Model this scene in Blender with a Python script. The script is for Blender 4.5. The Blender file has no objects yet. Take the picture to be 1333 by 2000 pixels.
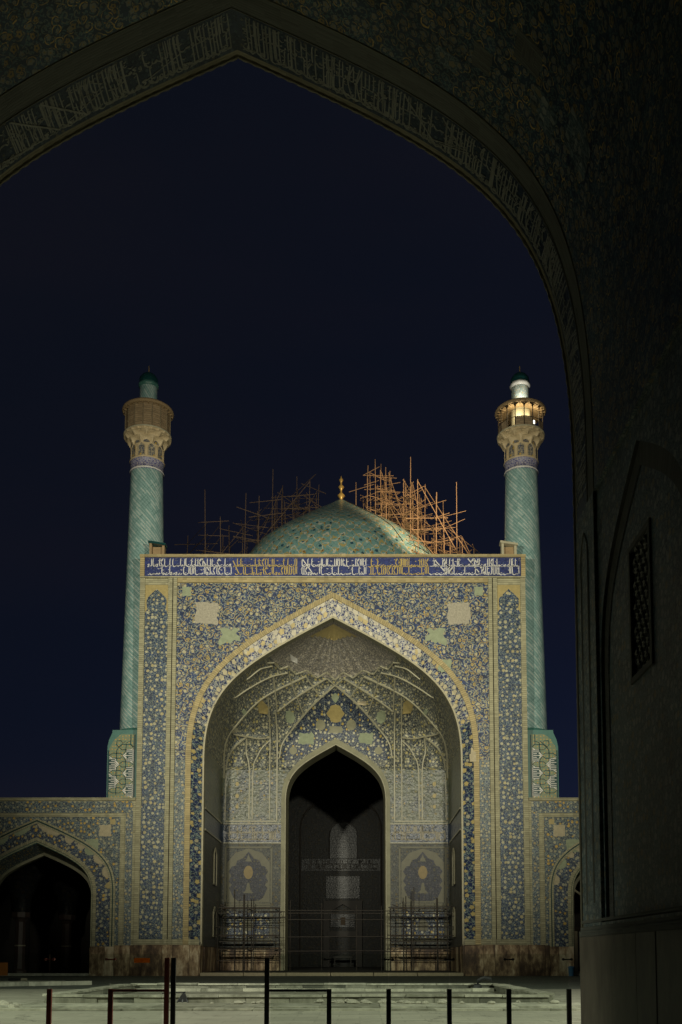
import bpy, math, random
from mathutils import Vector, Matrix
R = math.radians
sc = bpy.context.scene
COL = sc.collection

# ------------------------------------------------------------------ camera, world, sun, exposure
cd = bpy.data.cameras.new('camera'); cam = bpy.data.objects.new('camera', cd); COL.objects.link(cam)
cam.location = (2.2, 0, 1.6); cam.rotation_euler = (R(94.8), 0, 0)
cd.sensor_fit = 'VERTICAL'; cd.sensor_height = 36; cd.sensor_width = 24
cd.lens = 35; cd.shift_x = -0.01825; cd.shift_y = 0.3515
cd.clip_start = 0.1; cd.clip_end = 3000
sc.camera = cam
sc.view_settings.view_transform = 'Standard'; sc.view_settings.look = 'None'
sc.view_settings.exposure = 0; sc.view_settings.gamma = 1

W = bpy.data.worlds.new('World'); sc.world = W; W.use_nodes = True
wn = W.node_tree; wn.nodes.clear()
SUN_ROT = R(42)
sky = wn.nodes.new('ShaderNodeTexSky'); sky.sky_type = 'NISHITA'; sky.sun_disc = False
sky.sun_elevation = R(-4.3); sky.sun_rotation = SUN_ROT; sky.altitude = 1500; sky.air_density = 1.0; sky.dust_density = 0.3; sky.ozone_density = 4.0
bg = wn.nodes.new('ShaderNodeBackground'); bg.inputs['Strength'].default_value = 0.15
# thin night cloud, lit from the town below
tcw = wn.nodes.new('ShaderNodeTexCoord'); mpw = wn.nodes.new('ShaderNodeMapping'); mpw.inputs['Scale'].default_value = (1.2, 1.2, 4.5)
nzw = wn.nodes.new('ShaderNodeTexNoise'); nzw.inputs['Scale'].default_value = 1.6; nzw.inputs['Detail'].default_value = 5
rpw = wn.nodes.new('ShaderNodeValToRGB')
rpw.color_ramp.elements[0].position = .42; rpw.color_ramp.elements[0].color = (.0030, .0042, .0064, 1)
rpw.color_ramp.elements[1].position = .72; rpw.color_ramp.elements[1].color = (.0046, .0050, .0068, 1)
bg2 = wn.nodes.new('ShaderNodeBackground'); bg2.inputs['Strength'].default_value = 1.0
adw = wn.nodes.new('ShaderNodeAddShader'); ow = wn.nodes.new('ShaderNodeOutputWorld')
L = wn.links.new
L(sky.outputs[0], bg.inputs[0]); L(tcw.outputs['Generated'], mpw.inputs[0]); L(mpw.outputs[0], nzw.inputs['Vector'])
L(nzw.outputs['Fac'], rpw.inputs[0]); L(rpw.outputs[0], bg2.inputs[0]); L(bg.outputs[0], adw.inputs[0]); L(bg2.outputs[0], adw.inputs[1]); L(adw.outputs[0], ow.inputs[0])

sl = bpy.data.lights.new('sun', 'SUN'); sl.energy = 0.004; sl.angle = R(8); sl.color = (1, .9, .8)
so = bpy.data.objects.new('sun', sl); COL.objects.link(so); so.rotation_euler = (R(84), 0, -SUN_ROT)

# floodlights of the courtyard (each belongs to a mast or fixture built further down)
WARM = (1.0, .94, .73); COOL = (.95, 1.0, .82)
FLOODS = [  # position, target, watts, colour, cone degrees, blend, radius
    ((-14.5, 19.3, 20.5), (-2, 80, 26.5), 84000, WARM, 58, 1.0, .8),
    ((13.5, 19.3, 20.5), (2, 80, 26.5), 78000, WARM, 58, 1.0, .8),
    ((-24, 21, 15.5), (-9, 31, 0), 26000, COOL, 92, .9, 1.5),
    ((24, 21, 15.5), (9, 31, 0), 26000, COOL, 92, .9, 1.5),
]

# ------------------------------------------------------------------ node language
class S:
    def __init__(s, nt, sk): s.nt, s.k = nt, sk
    def _m(s, op, *a, clamp=False):
        n = s.nt.nodes.new('ShaderNodeMath'); n.operation = op; n.use_clamp = clamp
        for i, v in enumerate((s,) + a):
            if isinstance(v, S): s.nt.links.new(v.k, n.inputs[i])
            else: n.inputs[i].default_value = v
        return S(s.nt, n.outputs[0])
    def __add__(s, o): return s._m('ADD', o)
    def __sub__(s, o): return s._m('SUBTRACT', o)
    def __mul__(s, o): return s._m('MULTIPLY', o)
    def __truediv__(s, o): return s._m('DIVIDE', o)
    def lt(s, o): return s._m('LESS_THAN', o)
    def gt(s, o): return s._m('GREATER_THAN', o)
    def abs(s): return s._m('ABSOLUTE')
    def fract(s): return s._m('FRACT')
    def floor(s): return s._m('FLOOR')
    def sin(s): return s._m('SINE')
    def max(s, o): return s._m('MAXIMUM', o)
    def min(s, o): return s._m('MINIMUM', o)
    def below(s, t, w=.03):      # soft 1 where s < t
        n = s.nt.nodes.new('ShaderNodeMapRange'); n.interpolation_type = 'SMOOTHSTEP'
        s.nt.links.new(s.k, n.inputs[0])
        for i, v in ((1, t - w), (2, t + w), (3, 1.0), (4, 0.0)): n.inputs[i].default_value = v
        return S(s.nt, n.outputs[0])
    def inv(s): return S(s.nt, s.nt.nodes.new('ShaderNodeMath').outputs[0]) if False else (s * -1) + 1

class MT:
    def __init__(m, name, rough=.5, spec=.5, metal=0):
        m.m = bpy.data.materials.new(name); m.m.use_nodes = True; m.nt = m.m.node_tree
        m.b = m.nt.nodes['Principled BSDF']; m.b.inputs['Roughness'].default_value = rough
        m.b.inputs['Specular IOR Level'].default_value = spec; m.b.inputs['Metallic'].default_value = metal
        m._uv = None
    def node(m, t, **kw):
        n = m.nt.nodes.new(t)
        for k, v in kw.items(): setattr(n, k, v)
        return n
    def uv(m):
        if not m._uv:
            n = m.node('ShaderNodeUVMap'); sp = m.node('ShaderNodeSeparateXYZ'); m.nt.links.new(n.outputs[0], sp.inputs[0])
            m._uv = (S(m.nt, sp.outputs[0]), S(m.nt, sp.outputs[1]))
        return m._uv
    def obj(m):
        n = m.node('ShaderNodeTexCoord'); sp = m.node('ShaderNodeSeparateXYZ'); m.nt.links.new(n.outputs['Object'], sp.inputs[0])
        return tuple(S(m.nt, sp.outputs[i]) for i in range(3))
    def world(m):
        n = m.node('ShaderNodeNewGeometry'); sp = m.node('ShaderNodeSeparateXYZ'); m.nt.links.new(n.outputs['Position'], sp.inputs[0])
        return tuple(S(m.nt, sp.outputs[i]) for i in range(3))
    def rnd(m):
        n = m.node('ShaderNodeObjectInfo'); return S(m.nt, n.outputs['Random'])
    def vec(m, x, y, z=0.0):
        n = m.node('ShaderNodeCombineXYZ')
        for i, v in enumerate((x, y, z)):
            if isinstance(v, S): m.nt.links.new(v.k, n.inputs[i])
            else: n.inputs[i].default_value = v
        return n.outputs[0]
    def noise(m, v, scale=1, detail=3, rough=.5, col=False):
        n = m.node('ShaderNodeTexNoise'); n.inputs['Scale'].default_value = scale; n.inputs['Detail'].default_value = detail
        n.inputs['Roughness'].default_value = rough; m.nt.links.new(v, n.inputs['Vector'])
        if col:
            sp = m.node('ShaderNodeSeparateColor'); m.nt.links.new(n.outputs['Color'], sp.inputs[0])
            return [S(m.nt, sp.outputs[i]) for i in range(3)]
        return S(m.nt, n.outputs['Fac'])
    def voro(m, v, scale=1, rnd=1., feature='F1'):
        n = m.node('ShaderNodeTexVoronoi', voronoi_dimensions='2D', feature=feature)
        n.inputs['Scale'].default_value = scale; n.inputs['Randomness'].default_value = rnd; m.nt.links.new(v, n.inputs['Vector'])
        if feature != 'F1': return S(m.nt, n.outputs[0])
        sp = m.node('ShaderNodeSeparateColor'); m.nt.links.new(n.outputs['Color'], sp.inputs[0])
        ps = m.node('ShaderNodeSeparateXYZ'); m.nt.links.new(n.outputs['Position'], ps.inputs[0])
        return S(m.nt, n.outputs['Distance']), [S(m.nt, sp.outputs[i]) for i in range(3)], [S(m.nt, ps.outputs[i]) for i in range(2)]
    def white(m, v):
        n = m.node('ShaderNodeTexWhiteNoise', noise_dimensions='2D'); m.nt.links.new(v, n.inputs[0]); return S(m.nt, n.outputs[0])
    def mix(m, fac, a, b, mode='MIX'):
        n = m.node('ShaderNodeMix', data_type='RGBA', blend_type=mode)
        for i, v in ((0, fac), (6, a), (7, b)):
            if isinstance(v, S): m.nt.links.new(v.k, n.inputs[i])
            elif hasattr(v, 'is_linked'): m.nt.links.new(v, n.inputs[i])
            elif isinstance(v, tuple): n.inputs[i].default_value = v + (1,) if len(v) == 3 else v
            else: n.inputs[i].default_value = v
        return n.outputs[2]
    def scale(m, col, f):   # colour times scalar
        n = m.node('ShaderNodeMix', data_type='RGBA', blend_type='MULTIPLY'); n.inputs[0].default_value = 1
        if hasattr(col, 'is_linked'): m.nt.links.new(col, n.inputs[6])
        else: n.inputs[6].default_value = col + (1,)
        c = m.node('ShaderNodeCombineColor')
        for i in range(3): m.nt.links.new(f.k, c.inputs[i])
        m.nt.links.new(c.outputs[0], n.inputs[7]); return n.outputs[2]
    def done(m, col, bump=None, strength=.3, dist=.02, rough=None):
        if hasattr(col, 'is_linked'): m.nt.links.new(col, m.b.inputs['Base Color'])
        else: m.b.inputs['Base Color'].default_value = tuple(col) + (1,)
        if rough is not None: m.nt.links.new(rough.k, m.b.inputs['Roughness'])
        if bump is not None:
            n = m.node('ShaderNodeBump'); n.inputs['Strength'].default_value = strength; n.inputs['Distance'].default_value = dist
            m.nt.links.new(bump.k, n.inputs['Height']); m.nt.links.new(n.outputs[0], m.b.inputs['Normal'])
        return m.m

BLUE = (.018, .030, .150); CREAM = (.50, .45, .30); OCHRE = (.46, .31, .07); TURQ = (.085, .26, .235); PALE = (.33, .38, .33)

def floral(name, base=BLUE, blossom=CREAM, heart=OCHRE, leaf=CREAM, leaf2=PALE, vine=CREAM, s=1.0, warp=.25,
           r1=.30, r0=.10, lf=.20, vw=.05, spiral=0., rough=.5, rnd=.8, dirt=.35, wash=None, spec=.35, keep=.3, long=.26, glint=0):
    m = MT(name, rough, spec); u, v = m.uv()
    p0 = m.vec(u, v)
    n = m.noise(p0, s * 1.1, 2, col=True)
    x = u * s + (n[0] - .5) * warp; y = v * s + (n[1] - .5) * warp
    p = m.vec(x, y)
    d1, c1, q1 = m.voro(p, 1, rnd)
    d2, c2, q2 = m.voro(p, 2.7, .9)
    e = m.voro(p, 1.6, 1., 'DISTANCE_TO_EDGE')
    tile = m.white(m.vec((u * 4).floor(), (v * 4).floor()))
    g = m.noise(p0, .35, 4, .6); g2 = m.noise(p0, 1.3, 3, .6)
    col = m.scale(base, tile * .5 + .75)
    if spiral:
        dx, dy = x - q1[0], y - q1[1]
        th = dy._m('ARCTAN2', dx) / 6.2832
        sgn = c1[0].gt(.5) * 2 - 1
        sp = ((th * sgn + d1 * spiral + c1[1]).fract() - .5).abs()
        col = m.mix(sp.below(.12, .04) * d1.below(.62, .05), col, m.mix(c1[2], vine, OCHRE))
    else: col = m.mix(e.below(vw, vw * .5), col, vine)
    # slender leaves in two slanting families
    for ca, sa, kx, ky in ((.80, .60, 1.5, 3.6), (.70, -.71, 1.7, 3.9)):
        xr = x * ca - y * sa; yr = x * sa + y * ca
        d, c, q = m.voro(m.vec(xr * kx, yr * ky), 1, .95)
        col = m.mix(d.below(long, .07) * c[0].gt(keep), col, m.mix(c[1], leaf, leaf2))
    col = m.mix(d2.below(lf, .05) * c2[0].gt(keep + .1), col, m.mix(c2[1], leaf, leaf2))
    rr = d1 / (c1[1] * .7 + .65)
    th2 = (y - q1[1])._m('ARCTAN2', x - q1[0])
    rr = rr * ((th2 * 5 + c1[0] * 6).sin() * .14 + 1.)
    bm = rr.below(r1, .05) * c1[2].gt(.12)
    col = m.mix((rr.below(r1 + .09, .03) - bm).max(0) * c1[2].gt(.12) * .8, col, base)
    col = m.mix(bm, col, m.mix(c1[0].gt(.72), blossom, heart))
    if r0: col = m.mix(rr.below(r0, .03) * c1[2].gt(.12), col, m.mix(c1[0].gt(.72), heart, base))
    if wash:
        w2 = m.noise(p0, .55, 3, .55)
        col = m.mix(w2.below(.45, .08).inv() * .65, col, wash)
    col = m.scale(col, (g - .5) * (dirt * 2) + (g2 - .5) * dirt * 1.4 + (tile - .5) * .25 + 1)
    hb = m.noise(p0, 5, 2)
    if glint: return m.done(col, m.noise(p0, 3.2, 3) * 1.6 + tile, .75, .05)
    return m.done(col, hb + tile * .6 + bm * .3, .4, .03)

def plain(name, c, rough=.6, var=.25, ns=1.5, bump=.2, spec=.4, metal=0, fine=14):
    m = MT(name, rough, spec, metal); x, y, z = m.world(); p = m.vec(x, y, z)
    a = m.noise(p, ns, 5, .6); b = m.noise(p, fine, 3)
    return m.done(m.scale(c, (a - .5) * (2 * var) + (b - .5) * var + 1), b + a, bump, .02)

def coursed(name, c, period=.16, rough=.65, var=.3):     # glazed brick border: courses across the strip
    m = MT(name, rough, .4); u, v = m.uv(); x, y, z = m.world(); p = m.vec(x, y, z)
    f = ((v / period).fract() - .5).abs()
    ck = m.white(m.vec((u / .35).floor(), (v / period).floor()))
    a = m.noise(p, .7, 4, .6)
    k = f.below(.42, .05)
    col = m.scale(c, (ck - .5) * .35 + (a - .5) * (2 * var) + 1)
    col = m.mix(k.inv() * .6, col, (.12, .11, .07))
    return m.done(col, k + ck * .3, .6, .03)

M = {}
M['spandrel'] = floral('spandrel_tile', base=(.020, .037, .096), s=1.9, spiral=2.0, r1=.19, r0=.06, lf=.15, vine=(.36, .33, .19), leaf=(.33, .32, .23), leaf2=(.19, .25, .23), blossom=(.40, .38, .25), heart=(.42, .32, .09), warp=.7, dirt=.32, keep=.3, long=.21)
M['pier'] = floral('pier_tile', base=(.020, .039, .090), s=2.5, rnd=.65, r1=.25, r0=.0, lf=.13, vw=.035, dirt=.28, blossom=(.38, .365, .24), leaf=(.27, .28, .20), leaf2=(.14, .20, .19), heart=(.40, .35, .18), vine=(.18, .22, .19), keep=.38, long=.22)
M['narrow'] = floral('narrow_tile', base=(.045, .064, .10), s=3.2, r1=.25, r0=.0, lf=.2, vw=.05, blossom=(.36, .34, .23), leaf=(.25, .27, .21), leaf2=(.18, .24, .23), vine=(.20, .23, .19), heart=(.36, .30, .15), dirt=.3)
M['wing'] = floral('wing_tile', base=(.032, .050, .088), s=3.0, r1=.26, r0=.0, lf=.2, vw=.05, blossom=(.33, .32, .21), leaf=(.24, .26, .19), leaf2=(.16, .22, .20), vine=(.18, .21, .17), dirt=.32)
M['wing_field'] = floral('wing_arch_tile', base=(.020, .034, .082), s=2.8, r1=.28, r0=.0, lf=.12, vw=.03, blossom=(.34, .33, .23), leaf=(.22, .24, .19), leaf2=(.13, .18, .17), vine=(.15, .18, .15), dirt=.25, keep=.45)
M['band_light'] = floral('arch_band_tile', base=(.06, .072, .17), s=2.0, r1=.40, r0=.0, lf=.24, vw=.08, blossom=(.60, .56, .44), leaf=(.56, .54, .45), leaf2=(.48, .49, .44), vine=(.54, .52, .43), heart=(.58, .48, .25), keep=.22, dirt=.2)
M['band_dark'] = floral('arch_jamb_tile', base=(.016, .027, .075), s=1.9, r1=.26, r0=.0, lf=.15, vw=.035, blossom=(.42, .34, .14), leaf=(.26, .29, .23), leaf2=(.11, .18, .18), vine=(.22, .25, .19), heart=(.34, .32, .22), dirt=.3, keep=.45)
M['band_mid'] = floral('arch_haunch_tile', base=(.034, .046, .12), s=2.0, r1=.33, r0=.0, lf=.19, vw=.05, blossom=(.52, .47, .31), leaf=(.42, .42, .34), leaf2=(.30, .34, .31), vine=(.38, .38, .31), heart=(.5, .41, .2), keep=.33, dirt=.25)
M['vault'] = floral('vault_tile', base=(.030, .038, .060), s=2.7, r1=.26, r0=.0, lf=.2, vw=.05, blossom=(.44, .42, .28), leaf=(.32, .32, .23), leaf2=(.22, .25, .21), vine=(.26, .26, .19), heart=(.42, .37, .16), dirt=.3, keep=.4)
M['kite'] = floral('kite_tile', base=(.018, .030, .075), s=2.6, r1=.24, r0=.0, lf=.14, vw=.03, blossom=(.48, .46, .31), leaf=(.28, .30, .25), leaf2=(.15, .20, .2), vine=(.24, .26, .21), heart=(.48, .36, .1), dirt=.25, keep=.45, long=.2)
M['fan'] = floral('fan_tile', base=(.075, .070, .080), s=4.2, r1=.34, r0=.0, lf=.24, vw=.12, blossom=(.40, .37, .29), leaf=(.33, .31, .26), leaf2=(.24, .24, .21), vine=(.28, .27, .23), heart=(.33, .3, .24), dirt=.3, rough=.5)
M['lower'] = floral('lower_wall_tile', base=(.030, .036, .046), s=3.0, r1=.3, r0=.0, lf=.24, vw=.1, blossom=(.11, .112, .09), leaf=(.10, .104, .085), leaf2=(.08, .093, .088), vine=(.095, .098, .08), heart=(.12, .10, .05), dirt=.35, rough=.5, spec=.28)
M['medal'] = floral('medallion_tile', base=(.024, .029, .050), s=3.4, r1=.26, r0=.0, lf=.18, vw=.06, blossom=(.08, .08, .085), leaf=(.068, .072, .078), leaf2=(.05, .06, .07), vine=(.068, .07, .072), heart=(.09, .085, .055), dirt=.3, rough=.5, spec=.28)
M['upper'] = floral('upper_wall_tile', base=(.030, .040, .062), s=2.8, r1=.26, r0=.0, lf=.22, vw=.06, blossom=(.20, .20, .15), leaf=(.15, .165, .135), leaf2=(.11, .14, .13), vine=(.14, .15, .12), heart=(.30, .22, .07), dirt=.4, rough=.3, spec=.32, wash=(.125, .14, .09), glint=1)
M['frieze'] = floral('frieze_tile', base=(.022, .032, .125), s=3.6, r1=.16, r0=.0, lf=.13, vw=.04, blossom=(.07, .10, .20), leaf=(.04, .06, .19), leaf2=(.035, .07, .17), vine=(.04, .05, .19), heart=(.1, .1, .14), dirt=.2, long=.12)
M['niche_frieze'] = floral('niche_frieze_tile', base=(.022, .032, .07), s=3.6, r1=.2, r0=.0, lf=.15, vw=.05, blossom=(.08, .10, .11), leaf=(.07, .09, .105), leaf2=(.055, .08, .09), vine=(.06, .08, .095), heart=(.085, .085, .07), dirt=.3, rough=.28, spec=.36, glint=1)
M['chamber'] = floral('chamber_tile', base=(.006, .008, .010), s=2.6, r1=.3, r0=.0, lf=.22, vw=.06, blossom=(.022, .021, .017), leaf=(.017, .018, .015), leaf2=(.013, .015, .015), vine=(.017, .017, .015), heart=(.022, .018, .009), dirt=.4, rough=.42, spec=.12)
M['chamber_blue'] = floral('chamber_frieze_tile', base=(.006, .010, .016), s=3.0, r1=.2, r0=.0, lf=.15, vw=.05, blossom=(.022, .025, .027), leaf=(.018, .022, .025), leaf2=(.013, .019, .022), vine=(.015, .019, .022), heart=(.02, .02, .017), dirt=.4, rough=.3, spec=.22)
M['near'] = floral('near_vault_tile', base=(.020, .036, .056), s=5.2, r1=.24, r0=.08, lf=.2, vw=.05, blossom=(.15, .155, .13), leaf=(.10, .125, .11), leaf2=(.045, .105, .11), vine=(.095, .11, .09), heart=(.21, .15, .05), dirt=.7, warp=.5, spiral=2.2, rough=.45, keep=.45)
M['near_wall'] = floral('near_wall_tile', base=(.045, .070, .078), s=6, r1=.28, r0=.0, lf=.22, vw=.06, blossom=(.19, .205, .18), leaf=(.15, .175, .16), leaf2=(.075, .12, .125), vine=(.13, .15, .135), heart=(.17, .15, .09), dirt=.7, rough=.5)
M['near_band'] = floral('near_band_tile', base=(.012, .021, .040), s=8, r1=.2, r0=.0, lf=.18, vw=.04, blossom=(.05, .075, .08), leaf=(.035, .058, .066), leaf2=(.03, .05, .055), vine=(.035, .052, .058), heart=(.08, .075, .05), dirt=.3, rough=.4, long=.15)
M['cream'] = coursed('cream_brick_border', (.33, .315, .20), .17)
M['cream2'] = coursed('yellow_brick_border', (.38, .31, .155), .17)
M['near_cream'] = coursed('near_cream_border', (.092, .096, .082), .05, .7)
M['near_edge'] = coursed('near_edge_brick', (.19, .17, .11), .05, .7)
M['soffit'] = plain('soffit_plaster', (.24, .235, .155), .6, .5, 1.2)
M['rib'] = plain('vault_rib_tile', (.35, .335, .235), .45, .25, 2)
M['lower_ground'] = plain('dull_olive_tile', (.115, .112, .072), .5, .3, 2)
M['lower_ochre'] = plain('dull_ochre_tile', (.21, .155, .055), .5, .3, 3)
M['edge'] = plain('cream_moulding', (.42, .39, .27), .5, .25, 2)
M['plaster'] = plain('bare_plaster', (.42, .37, .245), .8, .35, 4, .3)
M['plaster_grey'] = plain('grey_plaster', (.36, .335, .26), .85, .6, 7, .6, fine=22)
M['patch_green'] = plain('pale_green_plaster', (.28, .32, .21), .8, .35, 3)
M['ochre'] = plain('ochre_tile', (.37, .30, .125), .5, .3, 4)
M['white'] = plain('white_letter_tile', (.66, .65, .60), .35, .15, 3, .1)
M['gold'] = plain('gold_letter_tile', (.50, .38, .12), .35, .2, 3, .1)
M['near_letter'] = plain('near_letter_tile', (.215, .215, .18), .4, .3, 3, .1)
M['turq'] = plain('turquoise_glaze', (.06, .17, .145), .4, .25, 2, .15)
M['teal'] = plain('dark_teal_glaze', (.008, .05, .05), .3, .2, 2, .1)
M['minaret_cream'] = plain('muqarnas_tile', (.56, .45, .27), .55, .25, 3, .3)
M['minaret_blue'] = floral('minaret_panel_tile', base=(.05, .055, .10), s=3.0, r1=.3, r0=0, lf=.2, vw=.06, blossom=(.36, .32, .22), leaf=(.3, .28, .2), leaf2=(.25, .25, .2), vine=(.28, .26, .18))
M['minaret_band'] = floral('minaret_band_tile', base=(.06, .06, .20), s=2.6, r1=.2, r0=0, lf=.2, vw=.12, blossom=(.40, .38, .40), leaf=(.36, .35, .40), leaf2=(.3, .3, .38), vine=(.34, .33, .36), heart=(.4, .36, .36))
M['lit_lantern'] = floral('lit_lantern_tile', base=(.25, .36, .34), s=3.4, r1=.26, r0=.0, lf=.2, vw=.08, blossom=(.62, .6, .5), leaf=(.55, .56, .48), leaf2=(.4, .48, .44), vine=(.55, .55, .48), heart=(.5, .42, .25))  # right lantern's lit whiteness is put into these paler tile colours
M['lattice'] = coursed('timber_lattice', (.30, .22, .13), .12, .8)
M['timber'] = plain('eave_timber', (.30, .21, .11), .75, .3, 4, .3)
M['dark_timber'] = plain('dark_timber', (.05, .035, .02), .8, .3, 4)
M['pole_wood'] = plain('scaffold_pole_wood', (.30, .19, .10), .8, .35, 2, .2)
M['pole_shaded'] = plain('shaded_pole_wood', (.15, .10, .065), .85, .35, 2, .2)  # same pole wood darkened: the left scaffold's dimness is in the colour
M['pipe'] = plain('rusty_scaffold_pipe', (.030, .024, .018), .6, .35, 3, .2)
M['post_red'] = plain('red_oxide_steel', (.30, .07, .05), .5, .3, 6, .15)
M['post_black'] = plain('black_steel', (.028, .028, .028), .5, .3, 6, .15)
M['orange'] = plain('orange_paint', (.42, .15, .025), .6, .2, 4)
M['dark_stone'] = plain('darkened_marble', (.022, .019, .016), .6, .3, 2, .1)  # stone darkened in colour so the chamber fittings stay dim
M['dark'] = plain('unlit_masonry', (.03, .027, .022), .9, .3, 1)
M['grout'] = plain('masonry_core', (.20, .18, .12), .9, .3, 1)
M['gilt'] = plain('gilded_copper', (.62, .42, .12), .35, .15, 3, .1, .5, .35)
M['column'] = plain('grey_column_marble', (.075, .052, .042), .5, .3, 2, .1)
M['blue_bin'] = plain('blue_plastic', (.05, .15, .25), .5, .1, 4)
M['rock'] = plain('broken_stone', (.36, .34, .26), .9, .35, 4, .5)
M['metal'] = plain('grey_metal', (.25, .25, .25), .4, .1, 3, .05, .5, .8)

def marble(name, cols, k=.8):
    m = MT(name, .5, .4); x, y, z = m.world(); r = m.rnd()
    p = m.vec(x + r * 37, y + r * 11, z * .45 + r * 5)
    a = m.noise(p, 1.1, 6, .62); b = m.noise(p, 5, 4, .6)
    rp = m.node('ShaderNodeValToRGB'); el = rp.color_ramp.elements
    while len(el) < len(cols): el.new(.5)
    for i, c in enumerate(cols): el[i].position = .25 + .5 * i / (len(cols) - 1); el[i].color = c + (1,)
    f = (a - .5) * 1.5 + (r - .5) * .45 + (b - .5) * .5 + .5
    m.nt.links.new(f.k, rp.inputs[0])
    return m.done(m.scale(rp.outputs[0], (b - .5) * .6 + k), b, .2, .02)
M['marble'] = marble('stained_dado_marble', [(.04, .022, .012), (.10, .062, .032), (.25, .18, .10), (.42, .35, .23)], 1.35)
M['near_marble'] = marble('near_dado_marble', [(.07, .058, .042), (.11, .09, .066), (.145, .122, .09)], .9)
M['kerb_face'] = marble('pool_wall_stone', [(.10, .10, .075), (.19, .185, .135), (.30, .29, .22)], .95)
M['kerb'] = marble('pool_kerb_stone', [(.22, .215, .16), (.36, .35, .27), (.50, .48, .37)], 1.0)

def paving():
    m = MT('courtyard_stone', .75, .35); x, y, z = m.world(); p = m.vec(x, y)
    a = m.noise(p, .22, 6, .6); b = m.noise(p, 2.2, 5, .65); c = m.noise(m.vec(x * .25, y * 1.6), 1.0, 5, .7)
    bx = ((x / 1.1 + (y / .8).floor() * .5).fract() - .5).abs(); by = ((y / .8).fract() - .5).abs()
    j = bx.below(.485, .012).min(by.below(.48, .015))
    t = m.white(m.vec((x / 1.1 + (y / .8).floor() * .5).floor(), (y / .8).floor()))
    e = m.voro(m.vec(x * .35 + b * .6, y * .35 + a * .4), 1, 1., 'DISTANCE_TO_EDGE')
    cr = e.below(.012, .008) * a.gt(.5)
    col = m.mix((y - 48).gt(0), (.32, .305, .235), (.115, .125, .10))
    col = m.scale(col, (a - .5) * .7 + (b - .5) * .5 + (c - .5) * .5 + (t - .5) * .14 + 1)
    col = m.mix(j.inv() * .35, col, (.12, .115, .09))
    col = m.mix(cr * .8, col, (.07, .065, .05))
    return m.done(col, b * .6 + j * .25 - cr, .4, .03)
M['paving'] = paving()

def shaft():
    m = MT('minaret_shaft_tile', .28, .5); u, v = m.uv()
    a = (u - v) * 1.3; b = (u + v) * 2.9          # a runs along one diagonal, b across it
    row = b.floor(); f = ((b.fract()) - .5).abs()
    seg = (a * .8 + row * .37)
    k = m.white(m.vec(seg.floor(), row))
    ends = (seg.fract() - .5).abs().below(.45, .03)
    wm = f.below(.09, .05) * ends * k.gt(.45)
    dm = f.below(.16, .05).inv() * 0 + (f - .36).abs().below(.07, .04) * k.below(.5, .02) * ends
    b2 = (u - v) * 2.1; f2 = (b2.fract() - .5).abs(); k2 = m.white(m.vec(b2.floor(), ((u + v) * 1.1).floor()))
    d2 = f2.below(.09, .05) * k2.gt(.72)
    p = m.vec(u, v); g = m.noise(p, .5, 4, .6); h = m.noise(p, 7, 2)
    zone = m.noise(p, 2.2, 3)
    col = m.mix(zone, (.17, .30, .285), (.33, .47, .45))
    col = m.mix(dm * .8, col, (.06, .15, .13))
    col = m.mix(d2 * .5, col, (.06, .16, .14))
    col = m.mix(wm, col, (.60, .62, .55))
    col = m.scale(col, (g - .5) * .5 + 1)
    return m.done(col, h + wm * .4, .3, .02)
M['shaft'] = shaft()

def dome_tile():
    m = MT('dome_tile', .3, .5); u, v = m.uv()
    p = m.vec(u, v); n = m.noise(p, 1.5, 2, col=True)
    uu = u * .60 + (n[0] - .5) * .6; vv = v * .72 + (n[1] - .5) * .6
    w = (uu * 6.2832).sin() * .42
    l1 = ((vv + w).fract() - .5).abs(); l2 = ((vv - w + .5).fract() - .5).abs()
    w3 = (uu * 12.566 + 1.2).sin() * .3
    l3 = ((vv * 2 + w3).fract() - .5).abs()
    g = m.noise(p, .5, 4, .6)
    col = m.mix(g, (.16, .33, .31), (.30, .50, .47))
    d, c, q = m.voro(p, 1.2, .9)
    col = m.mix(d.below(.2, .05) * c[0].gt(.6), col, (.03, .09, .14))
    col = m.mix(l3.below(.03, .02), col, (.05, .14, .17))
    col = m.mix(l1.below(.075, .02), col, (.62, .62, .50)); col = m.mix(l2.below(.065, .02), col, (.50, .42, .17))
    nd = ((uu.fract() - .5).abs() * 1.3 + ((vv + .25).fract() - .5).abs())
    col = m.mix(nd.below(.13, .02), col, (.45, .26, .05)); col = m.mix(nd.below(.05, .02), col, (.02, .05, .12))
    return m.done(m.scale(col, (g - .5) * .6 + 1), m.noise(p, 6, 2), .25, .02)
M['dome'] = dome_tile()

def kufic_field():
    m = MT('kufic_field_tile', .4, .45); u, v = m.uv()
    d, c, q = m.voro(m.vec(u, v), 3.6, .35)
    g = m.noise(m.vec(u, v), 2, 3)
    col = m.mix(g, (.21, .20, .09), (.15, .20, .12))
    col = m.mix(d.below(.2, .05), col, (.45, .27, .06)); col = m.mix(((d - .36).abs()).below(.07, .03), col, (.13, .24, .16))
    return m.done(col, g, .2, .02)
M['kufic'] = kufic_field()

def glass():
    m = MT('clear_glass'); nt = m.nt; nt.nodes.remove(m.b)
    out = [n for n in nt.nodes if n.type == 'OUTPUT_MATERIAL'][0]
    t = m.node('ShaderNodeBsdfTransparent'); t.inputs[0].default_value = (.93, .96, .94, 1)
    g = m.node('ShaderNodeBsdfGlossy'); g.inputs['Roughness'].default_value = .02
    fr = m.node('ShaderNodeFresnel'); fr.inputs[0].default_value = 1.5
    mx = m.node('ShaderNodeMixShader'); l = nt.links.new
    l(fr.outputs[0], mx.inputs[0]); l(t.outputs[0], mx.inputs[1]); l(g.outputs[0], mx.inputs[2]); l(mx.outputs[0], out.inputs[0])
    return m.m
M['glass'] = glass()

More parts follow.
